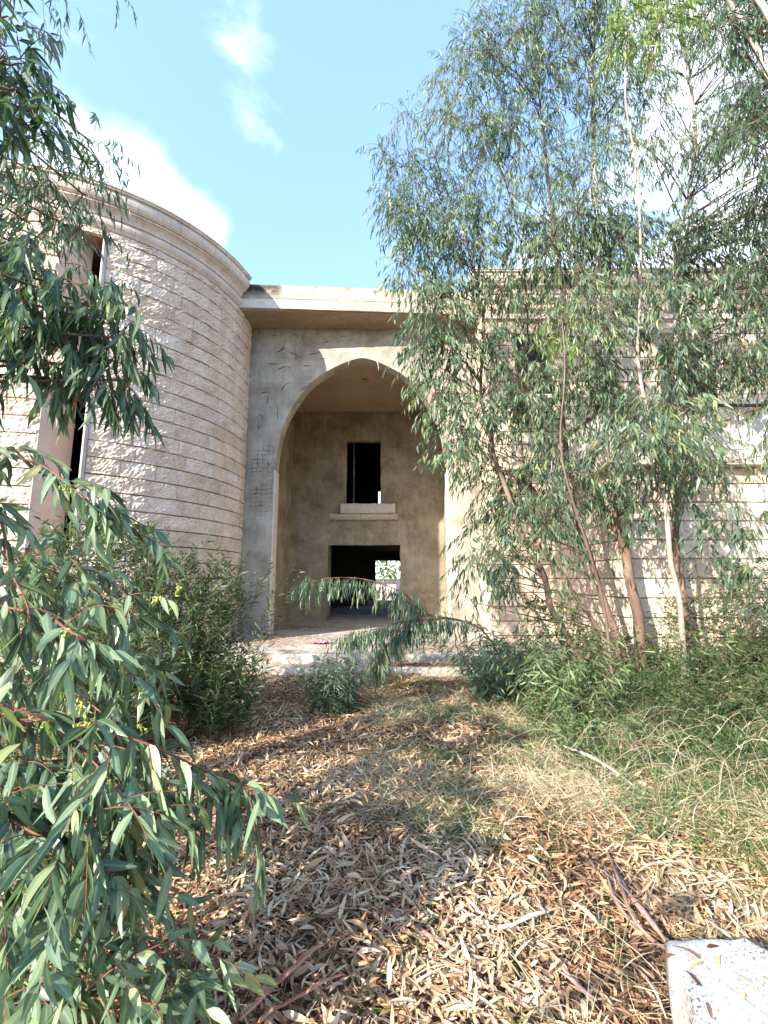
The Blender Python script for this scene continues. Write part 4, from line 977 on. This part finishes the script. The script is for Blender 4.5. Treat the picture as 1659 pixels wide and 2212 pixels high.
# sparse drooping twigs in front of the wall low down
for k, px, py in [('C', 1290, 1190), ('D', 1400, 1160), ('D', 1350, 1120), ('C', 1250, 1230), ('F', 1560, 1150), ('F', 1600, 1210), ('F', 1640, 1260), ('B', 1180, 1290), ('A', 1090, 1260), ('A', 1050, 1200), ('A', 1020, 1300), ('B', 1150, 1320), ('F', 1530, 1180)]:
    trees[k].clump(P(px, py, 6.3), .3, 8, LL=(.08, .13), WW=(.016, .026), hang=1.2, length=(.25, .5), nl=(7, 12), tint=(.2, .9))
for k in trees: trees[k].finish(60)
# nearer lime-green spray hanging at the top of the picture
nl_ = Plant('gum_tree', (3.3, 3.6, 0), 'bright lime-green gum branch hanging at the top right of the view', 'tree', grp, 'leaf_lime', 'twig_dark', 5, 3)
nl_.trunk([Vector((5.1, 4.6, -.05)), Vector((4.9, 4.6, 2.5)), Vector((4.8, 4.5, 5.5)), Vector((4.7, 4.3, 7.6)), Vector((3.9, 4.2, 9.1)), P(1440, -160, 4.1)], .07, .012, 'bark_grey')
q_ = nl_.branch([P(1440, -160, 4.1), P(1436, -40, 4.15), P(1420, 60, 4.2), P(1405, 150, 4.2), P(1400, 210, 4.2)], .012, .003, 5, 4)
nl_.trunkpts = [(p, .01) for p in q_]
for px, py, r_ in [(1400, 10, .34), (1440, 60, .3), (1370, 80, .26), (1420, 110, .22), (1345, 20, .28), (1470, -20, .3), (1330, 120, .12)]:
    nl_.clump(P(px, py - 30, 4.2), r_, 13, LL=(.09, .14), WW=(.014, .022), hang=1.0, length=(.2, .38), nl=(8, 13))
nl_.finish(120)
# dark foliage at the right edge above
ed = Plant('gum_tree', (6.5, 5.0, 0), 'dark-leaved gum tree whose crown fills the top right corner', 'tree', grp, 'leaf_over', 'twig_dark', 4, 2)
ed.trunk([Vector((6.3, 5.2, -.05)), Vector((6.1, 5.2, 3)), Vector((5.7, 5.1, 6)), Vector((5.1, 5.0, 8.5)), Vector((4.6, 5, 10))], .1, .02, 'bark_grey')
for i in range(44):
    px, py = random.uniform(1560, 1760), random.uniform(-60, 330)
    if px < 1600 and py > 180: continue
    ed.clump(P(px, py, random.uniform(4.4, 5.6)), .32, 12, LL=(.08, .14), WW=(.014, .022), hang=1.3, length=(.25, .45), nl=(8, 13), tint=(0, .8))
ed.clump(P(1640, 560, 5.0), .3, 10, tint=(0, .8)); ed.clump(P(1655, 460, 5.0), .3, 8, tint=(0, .8)); ed.clump(P(1640, 1130, 4.6), .25, 10, WW=(.02, .03)); ed.clump(P(1660, 1230, 4.6), .22, 8, WW=(.02, .03))
ed.finish(60)
# yellow-green sprigs inside the crown
sp = Plant('gum_sapling', (2.6, 5.4, 0), 'young gum sapling with yellow-green tips in front of the leaning trunks', 'tree', grp, 'leaf_lime', 'twig_dark', 4, 3)
sp.trunk([Vector((2.75, 5.6, -.05)), Vector((2.7, 5.6, 1.5)), P(1215, 1000, 5.5), P(1220, 820, 5.5), P(1215, 690, 5.5)], .02, .006, 'bark_red')
for px, py, r_ in [(1215, 720, .2), (1250, 745, .16), (1170, 730, .18), (1200, 690, .15)]:
    sp.clump(P(px, py, 5.5), r_, 6, LL=(.09, .14), WW=(.014, .022), hang=.8, length=(.15, .28), nl=(6, 9))
sp.finish(40)

# fresh green shoots at the foot of the slender tree
def bush(name, loc, label, cat, lm, shoots, H, spread, LL, WW, nl, hang, droop, tm='twig_dark', tint=(0, 1), group=None, ns=4, cols=3, indiv=60, lift=0, lspread=.8, start=.15, twig_r=.004, dirbias=(0, 0, 0)):
    x, y = loc; z = gz(x, y) if len(loc) == 2 else 0
    b = Plant(name, (x, y, z), label, cat, group, lm, tm, ns, cols)
    for i in range(shoots):
        a = random.uniform(0, 2 * math.pi); e = random.random() ** .5 * spread
        d = Vector((math.cos(a) * e + dirbias[0], math.sin(a) * e + dirbias[1], 1 + dirbias[2])); ln = random.uniform(.55, 1.0) * H
        off = Vector((random.gauss(0, .08), random.gauss(0, .08), -.01)) * (1 + H)
        b.spray(Vector((x, y, z)) + off, d, ln * d.length, droop, random.randint(*nl), LL, WW, hang, tint, twig_r, lift, start, lspread)
    return b
b = bush('gum_shoots', (3.72, 5.75), 'bright green shoots sprouting around the foot of the slender pale trunk', 'shrub', 'leaf_fresh', 16, 1.25, .35, (.09, .15), (.014, .022), (14, 20), .5, .25, start=.35); b.finish(60)
# small weeping bush in the middle of the path
b = bush('gum_bush', (-.62, 5.95), 'small round grey-green bush growing in the middle of the path below the steps', 'shrub', 'leaf_crown', 95, .78, .5, (.08, .13), (.013, .021), (15, 22), .8, .25, tint=(0, .7)); b.finish(200)
# bush at the right with the long arching branch in front of the door
b = bush('gum_bush', (1.55, 6.3), 'spreading dark green gum bush whose long branch arches left across the doorway', 'shrub', 'leaf_near', 120, 1.15, .8, (.09, .14), (.016, .024), (15, 22), .8, .45, tint=(0, .75))
b.trunkpts = []
s1 = b.branch([P(1090, 1440, 6.3), P(1050, 1370, 6.3), P(1002, 1342, 6.3), P(921, 1326, 6.3), P(890, 1298, 6.3), P(868, 1279, 6.3), P(812, 1257, 6.3), P(759, 1248, 6.3), P(703, 1250, 6.3), P(662, 1262, 6.3)], .014, .003, 5, 5)
s2 = b.branch([P(1002, 1342, 6.3), P(930, 1335, 6.2), P(860, 1345, 6.2), P(800, 1362, 6.15), P(745, 1372, 6.1)], .009, .003, 5, 5)
s3 = b.branch([P(930, 1335, 6.2), P(870, 1365, 6.1), P(830, 1400, 6.1), P(810, 1440, 6.05)], .006, .003, 5, 4)
for i, q in enumerate(s1[16:]):
    for j in range(4):
        b.spray(q, Vector((random.uniform(-.8, .4), random.uniform(-.6, .6), random.uniform(-.5, .25))), random.uniform(.18, .36), 1.6, random.randint(7, 11), (.09, .15), (.013, .019), 1.9, (0, .85), .0025, spread=.45)
for i, q in enumerate(s2[1:] + s3[2:]):
    for j in range(7):
        b.spray(q, Vector((random.uniform(-.8, .6), random.uniform(-.6, .6), random.uniform(-.6, .25))), random.uniform(.18, .38), 1.4, random.randint(7, 11), (.09, .14), (.013, .02), 1.7, (0, .85), .0025, spread=.5)
for q in s1[4:18:2]:
    b.spray(q, Vector((random.uniform(-.6, .4), random.uniform(-.6, .6), random.uniform(.0, .5))), .3, .8, 10, (.08, .13), (.013, .02), 1.0, (0, .9), .0025)
b.finish(260)
b = bush('gum_bush', (2.1, 5.6), 'pale yellow-green gum bush at the foot of the leaning trunks', 'shrub', 'leaf_fresh', 90, 1.1, .7, (.09, .15), (.016, .026), (14, 20), .9, .45, tint=(.1, 1)); b.finish(160)
for i, (x, y, h, sp_, lab) in enumerate([(3.0, 6.2, .8, .9, 'low leafy creeper between the two reddish trunks'), (4.3, 6.2, 1.2, .9, 'tangled creeper right of the slender pale trunk'), (5.3, 6.4, 1.8, .7, 'tall creeper climbing the pale stone wall near the right edge'),
                                (6.15, 6.1, 1.9, .7, 'leafy creeper at the right edge in front of the stone wall'), (5.0, 5.3, 1.0, .9, 'leafy weeds on the right bank below the wall'), (3.6, 4.9, .6, .9, 'ragged green weeds on the bank in front of the slender trunk'),
                                (1.95, 4.7, .4, .7, 'feathery green seedling in the grass right of the path'), (2.45, 6.55, 1.3, .55, 'bushy dark shrub at the feet of the leaning trunks'), (4.6, 4.4, .9, .8, 'scrubby weed clump near the right edge of the bank')]):
    b = bush('creeper', (x, y), lab, 'plant', 'leaf_fresh' if i == 6 else 'leaf_bush', int(40 * h + 16), h, sp_, (.035, .075), (.014, .026), (14, 24), .2, .35, tint=(.1, 1), group='weeds and creepers on the right bank', cols=2, indiv=0)
    zz = gz(x, y)
    for q_ in range(int(170 * h)):
        hh = h * random.random() ** .8; e = (.25 + .5 * random.random()) * (1.1 - .5 * hh / h); a = random.uniform(0, 6.28)
        if y + math.sin(a) * e > 6.95: continue
        b.spray(Vector((x + math.cos(a) * e, y + math.sin(a) * e, zz + hh)), Vector((random.gauss(0, .6), random.gauss(0, .6), .6)), random.uniform(.12, .28), .3, random.randint(8, 14), (.03, .07), (.012, .024), .1, (.1, 1), .002, 0, .1, .9)
    b.finish(0)
for i in range(14):
    x, y = random.uniform(.3, 3.0), random.uniform(3.0, 6.0)
    if x > y * .75: x = y * .6
    b = bush('weed', (x, y), 'small green weed growing in the straw right of the path', 'weed', 'leaf_fresh', 16, random.uniform(.14, .28), .8, (.03, .06), (.008, .016), (8, 12), .1, .3, tint=(0, .8), group='small weeds in the straw', cols=2, indiv=0, twig_r=.002); b.finish(0)
bt = Plant('garden_tree', (4.0, 36, 0), 'pale tree beyond the garden wall seen through the hall of the villa', 'tree', None, 'leaf_fresh', 'twig_dark', 4, 2)
bt.trunk([Vector((1.6, 36, -.1)), Vector((1.5, 36, 1.6)), Vector((1.3, 36, 3.2))], .14, .05, 'bark_grey')
for q_ in range(26): bt.clump(Vector((1.2 + random.gauss(0, 1.1), 36 + random.gauss(0, .8), 2.9 + random.gauss(0, .6))), .6, 9, LL=(.14, .25), WW=(.05, .09), length=(.3, .6), tint=(0, 1))
bt.finish(0)
def stuff_tangle():
    m = MB()
    for i in range(700):
        x, y = random.uniform(1.9, 6.2), random.uniform(3.2, 6.7); z = gz(x, y); a = random.uniform(0, 6.3); L = random.uniform(.3, 1.2); hh = random.uniform(.05, .35)
        p0 = Vector((x, y, z)); p2 = p0 + Vector((math.cos(a) * L, math.sin(a) * L * .6, random.uniform(-.05, .3))); p1 = p0.lerp(p2, .5) + Vector((0, 0, hh))
        if p2.y > 6.95 and p2.x > 3.7: continue
        q = smooth_path([p0, p1, p2], 4); v, f = tube(q, [.0018] * len(q), 3); m.add(v, f)
    o = m.build('dry_stems', M['straw'], None, True); tag(o, 'tangle of thin dry stems arching over the right bank', 'stems', kind='stuff')
    at = o.data.attributes.new('tint', 'FLOAT', 'POINT'); at.data.foreach_set('value', np.repeat(rng.random(len(o.data.vertices) // 3 + 1), 3)[:len(o.data.vertices)].astype(np.float32))
stuff_tangle()
# leafy undergrowth as one mass on the bank
ug = []
for i in range(60000):
    x, y = random.uniform(1.6, 7), random.uniform(3.6, 6.9)
    g = noise.noise(Vector((x * 1.2, y * 1.2, 77)))
    h = (.22 + .5 * g + .13 * (x - 2)) * min(1, (y - 3.3) / 1.6)
    if h < .05 or abs(x) > y * .98: continue
    ug.append((x, y, gz(x, y) + random.random() * h))
ug = np.array(ug); n = len(ug); d = nrmz(rng.normal(size=(n, 3)) + np.array([0, 0, .4])); w = nrmz(np.cross(d, rng.normal(size=(n, 3))))
V, fs, rib = leaf_arrays(ug, d, w, .03 + .05 * rng.random(n), .009 + .012 * rng.random(n), rng.normal(size=(n, 3)) * .15, np.zeros(n), 3, 2, 0)
k = V.shape[1]; o = mesh_obj('undergrowth', V.reshape(-1, 3), (fs[None] + (np.arange(n) * k)[:, None, None]).reshape(-1, 4), M['leaf_bush'], None, True, {'tint': np.repeat(rng.random(n), k), 'rib': np.zeros(n * k)})
tag(o, 'mass of small-leaved undergrowth on the right bank', 'undergrowth', kind='stuff')

# ------------------------------------------------------------------ left side
# oleander-like shrub between the foreground gum and the tower
for (x, y, h, sh, lab, nn) in [(-2.35, 5.6, 1.95, 75, 'tall dark oleander shrub in front of the tower beside the left pillar', 200), (-3.3, 5.3, 2.35, 75, 'dense oleander shrub growing against the tower, left of the taller one', 60),
                           (-1.8, 5.1, .8, 50, 'low feathery oleander bush at the left edge of the path', 120), (-2.6, 4.5, 1.15, 60, 'mid-height dark shrub behind the drooping foreground gum branches', 60)]:
    b = bush('oleander', (x, y), lab, 'shrub', 'leaf_bush', int(sh * 1.3), h, .5, (.08, .13), (.013, .021), (34, 48) if h > 1 else (20, 28), -.15, .15, tint=(0, 1), group='oleander shrubs on the left', lift=.15, start=.2, lspread=.9); 
    zz = gz(x, y)
    for i in range(int(230 * h)):
        hh = random.uniform(.12, .93) * h; rr = (.18 + .55 * (hh / h) ** .6) * (1 - .35 * (hh / h) ** 4) * (.8 if h < 1 else 1)
        a = random.uniform(0, 2 * math.pi); e = rr * random.random() ** .5
        b.spray(Vector((x + math.cos(a) * e, y + math.sin(a) * e, zz + hh)), Vector((math.cos(a) * .5, math.sin(a) * .5, .9)), random.uniform(.16, .32), .0, random.randint(9, 14), (.07, .12), (.013, .021), -.2, (0, 1), .0025, .2, .1, .9)
    b.finish(nn)
# foreground gum: branches sweep in from the left
fg = Plant('gum_tree', (-2.6, 1.2, 0), 'foreground gum tree with drooping red-stemmed branches of broad bluish leaves', 'tree', None, 'leaf_near', 'twig_red', 7, 3, .22)
fg.trunk([Vector((-2.7, 1.5, -.05)), Vector((-2.6, 1.55, .8)), Vector((-2.65, 1.6, 1.6)), Vector((-2.9, 1.7, 2.6)), Vector((-3.2, 1.9, 4.2)), Vector((-3.1, 2.1, 6.0))], .09, .04, 'bark_red')
trunk_at = lambda z: min(fg.trunkpts, key=lambda a: abs(a[0].z - z))[0]
BR = [([(-60, 960), (0, 979), (87, 1004), (146, 1045), (204, 1096), (255, 1125), (332, 1172)], 2.1, .008),
      ([(-60, 1060), (0, 1121), (22, 1230), (55, 1296), (70, 1360)], 1.9, .010),
      ([(-80, 1300), (0, 1310), (100, 1331), (147, 1361), (186, 1383), (243, 1426), (299, 1465)], 1.8, .009),
      ([(-80, 1560), (0, 1555), (120, 1560), (230, 1578), (321, 1608), (434, 1660), (486, 1682), (540, 1730)], 1.85, .010),
      ([(60, 1540), (140, 1590), (199, 1643), (243, 1691), (277, 1747), (290, 1800)], 1.75, .006),
      ([(-80, 1740), (0, 1764), (65, 1795), (121, 1830), (170, 1880)], 1.6, .008),
      ([(200, 1800), (270, 1880), (299, 1973), (321, 2033), (390, 2090)], 1.95, .007),
      ([(-80, 2120), (0, 2140), (120, 2150), (240, 2160), (340, 2170)], 1.75, .007),
      ([(-60, 1180), (40, 1210), (140, 1240), (230, 1290), (300, 1330)], 2.3, .006),
      ([(-60, 1420), (60, 1440), (150, 1490), (220, 1540), (270, 1600)], 2.2, .006),
      ([(-60, 1650), (60, 1690), (140, 1740), (200, 1800), (240, 1860)], 2.2, .006)]
bud_pts = []
for lst, Y, r_ in BR:
    pts = [P(a, b_, Y + .12 * math.sin(i * 1.3)) for i, (a, b_) in enumerate(lst)]
    t0 = trunk_at(pts[0].z + .2)
    q = fg.branch([t0, t0.lerp(pts[0], .5) + Vector((0, 0, .08))] + pts, r_, .0025, 6, 5)
    q = q[8:]
    for i, p in enumerate(q):
        tg = (q[min(i + 1, len(q) - 1)] - q[max(i - 1, 0)]).normalized()
        for j in range(2):
            side = Vector((random.gauss(0, 1), random.gauss(0, 1), random.gauss(0, .6))); side = (side - tg * side.dot(tg)).normalized()
            if random.random() < .55:
                fg.leaves.append((*p, *((tg * .5 + side * .8 + Vector((0, 0, -.7))).normalized()), random.uniform(.09, .145), random.uniform(.026, .040), random.uniform(.1, .96)))
        if i % 2 == 0:
            fg.spray(p, tg * .7 + side * .9, random.uniform(.15, .34), .9, random.randint(6, 10), (.085, .145), (.025, .038), .7, (.0, .96), .003, spread=.7)
        if i % 7 == 3: bud_pts.append(p)
# filler sprays through the depth of the mass
fpoly = [(-60, 1130), (120, 1150), (230, 1200), (260, 1330), (250, 1540), (290, 1640), (280, 1750), (230, 1850), (220, 1960), (340, 2050), (370, 2110), (300, 2240), (-60, 2240), (-60, 1130)]
cnt = 0
while cnt < 215:
    px, py = random.uniform(-60, 480), random.uniform(1140, 2230)
    if not inpoly(px, py, fpoly): continue
    if 60 < px < 330 and 2000 < py < 2120 and random.random() < .8: continue
    Y = random.uniform(2.1, 3.3) if py < 1560 else random.uniform(1.8, 2.6) if py < 1700 else random.uniform(1.55, 2.1)
    p = P(px, py, Y)
    if p.z < .1: continue
    d = Vector((random.uniform(.1, 1), random.uniform(-.7, .6), random.uniform(-.5, .5)))
    fg.spray(p, d, random.uniform(.25, .42), 1.0, random.randint(8, 12), (.08, .14), (.023, .037), random.choice([1.1, .6, .1]), (0, .96), .003, spread=.75); cnt += 1
# the tuft hanging at the end of the long branch
for i in range(6):
    fg.spray(P(486 + random.uniform(-35, 40), 1690 + random.uniform(-10, 20), 1.85), Vector((random.uniform(-.2, .7), random.uniform(-.3, .3), -.2)), random.uniform(.14, .26), 2.0, 7, (.12, .17), (.018, .028), 2.2, (.35, .95), .003, spread=.25)
for i in range(3):
    fg.spray(P(540, 1720, 1.85), Vector((.3, random.uniform(-.2, .2), -.9)), .3, 1.0, 6, (.11, .15), (.014, .02), 2.4, (.3, .9), .003, spread=.2)
fg.finish(300)
# bud clusters
random.shuffle(bud_pts)
extra = [P(a, b_, 1.8) for a, b_ in [(175, 1520), (180, 1560), (95, 1560), (20, 1630), (300, 1490), (305, 1570), (330, 1290), (150, 2170), (240, 2170), (310, 2190), (90, 2190), (385, 1270)]]
for p in (bud_pts[:10] + extra):
    m = MB()
    for k in range(9):
        c = p + Vector((random.gauss(0, .012), random.gauss(0, .012), random.gauss(-.012, .012))); ax = Vector((random.gauss(0, 1), random.gauss(0, 1), random.gauss(0, 1) - .5)).normalized()
        v, f = tube([c - ax * .008, c - ax * .004, c, c + ax * .006, c + ax * .011], [.0005, .0032, .0042, .003, .0003], 6); m.add(v, f)
        v, f = tube([p, p.lerp(c, .5) + Vector((0, 0, .004)), c], [.0012, .001, .001], 3); m.add(v, f)
    m.build('bud_cluster', M['bud'], fg.root, True)

# overhanging gum at the left: big leaves in the middle, finer ones above; its crown reaches back over the camera's left
ov = Plant('gum_tree', (-4.6, 1.0, 0), 'tall gum tree at the far left whose leafy branches hang over the tower', 'tree', None, 'leaf_over', 'twig_dark', 5, 3, .22)
ov.trunk([Vector((-5.0, .6, -.05)), Vector((-4.9, .7, 2)), Vector((-4.7, .8, 4)), Vector((-4.5, .9, 6)), Vector((-4.4, 1.2, 8))], .14, .05, 'bark_grey')
for a, b_, Y, r_, ns_ in [(40, 640, 2.4, .28, 20), (110, 640, 2.5, .26, 18), (190, 690, 2.5, .26, 18), (235, 730, 2.5, .2, 12), (60, 740, 2.4, .28, 20), (140, 780, 2.5, .25, 16), (230, 820, 2.5, .2, 13), (270, 850, 2.5, .12, 7), (20, 820, 2.4, .25, 14), (190, 850, 2.6, .16, 10),
                         (50, 600, 2.6, .2, 12), (10, 700, 2.2, .2, 10), (100, 850, 2.7, .15, 7), (265, 760, 2.5, .14, 7)]:
    ov.clump(P(a, b_ - 30, Y), r_, int(ns_ * .95), LL=(.11, .17), WW=(.020, .032), hang=1.7, length=(.16, .3), droop=1.6, nl=(7, 10), tint=(0, .97))
for a, b_, Y, r_, ns_ in [(30, 420, 3.6, .4, 18), (90, 400, 3.8, .4, 18), (60, 500, 3.6, .4, 18), (120, 470, 3.8, .35, 14), (180, 440, 3.8, .3, 12), (210, 380, 3.8, .25, 9), (200, 330, 3.8, .25, 9), (140, 330, 3.9, .3, 10), (60, 300, 3.6, .35, 14), (20, 340, 3.4, .35, 12), (20, 540, 3.4, .3, 12),
                         (90, 250, 4.0, .25, 7), (30, 40, 3.6, .35, 13), (90, 20, 4.2, .3, 7), (150, 0, 4.2, .22, 5), (250, -15, 4.2, .14, 5), (10, 120, 3.4, .3, 8), (170, 520, 3.8, .2, 7), (120, 550, 3.5, .25, 8)]:
    ov.clump(P(a, b_ - 20, Y), r_, ns_, LL=(.09, .15), WW=(.014, .022), hang=1.5, length=(.25, .42), droop=1.4, nl=(8, 12), tint=(0, .9))
for a, b_, Y, r_, ns_ in [(0, 60, 2.0, .2, 10), (20, 160, 2.0, .2, 11), (40, 220, 2.1, .2, 11), (60, 260, 2.1, .14, 6), (-10, 280, 2.0, .2, 10)]:
    ov.clump(P(a, b_ - 20, Y), r_, ns_, LL=(.10, .16), WW=(.024, .036), hang=.9, length=(.15, .28), droop=1.0, nl=(6, 9), tint=(0, .55))
for i in range(15):
    c = Vector((random.uniform(-8.5, -3.2), random.uniform(-3.5, .6), random.uniform(3.3, 6.6)))
    ov.clump(c, .6, 8, LL=(.1, .16), WW=(.03, .045), hang=1.2, length=(.3, .6), nl=(6, 8), tint=(0, .9))
ov.finish(300)
print('objects', len(bpy.data.objects))
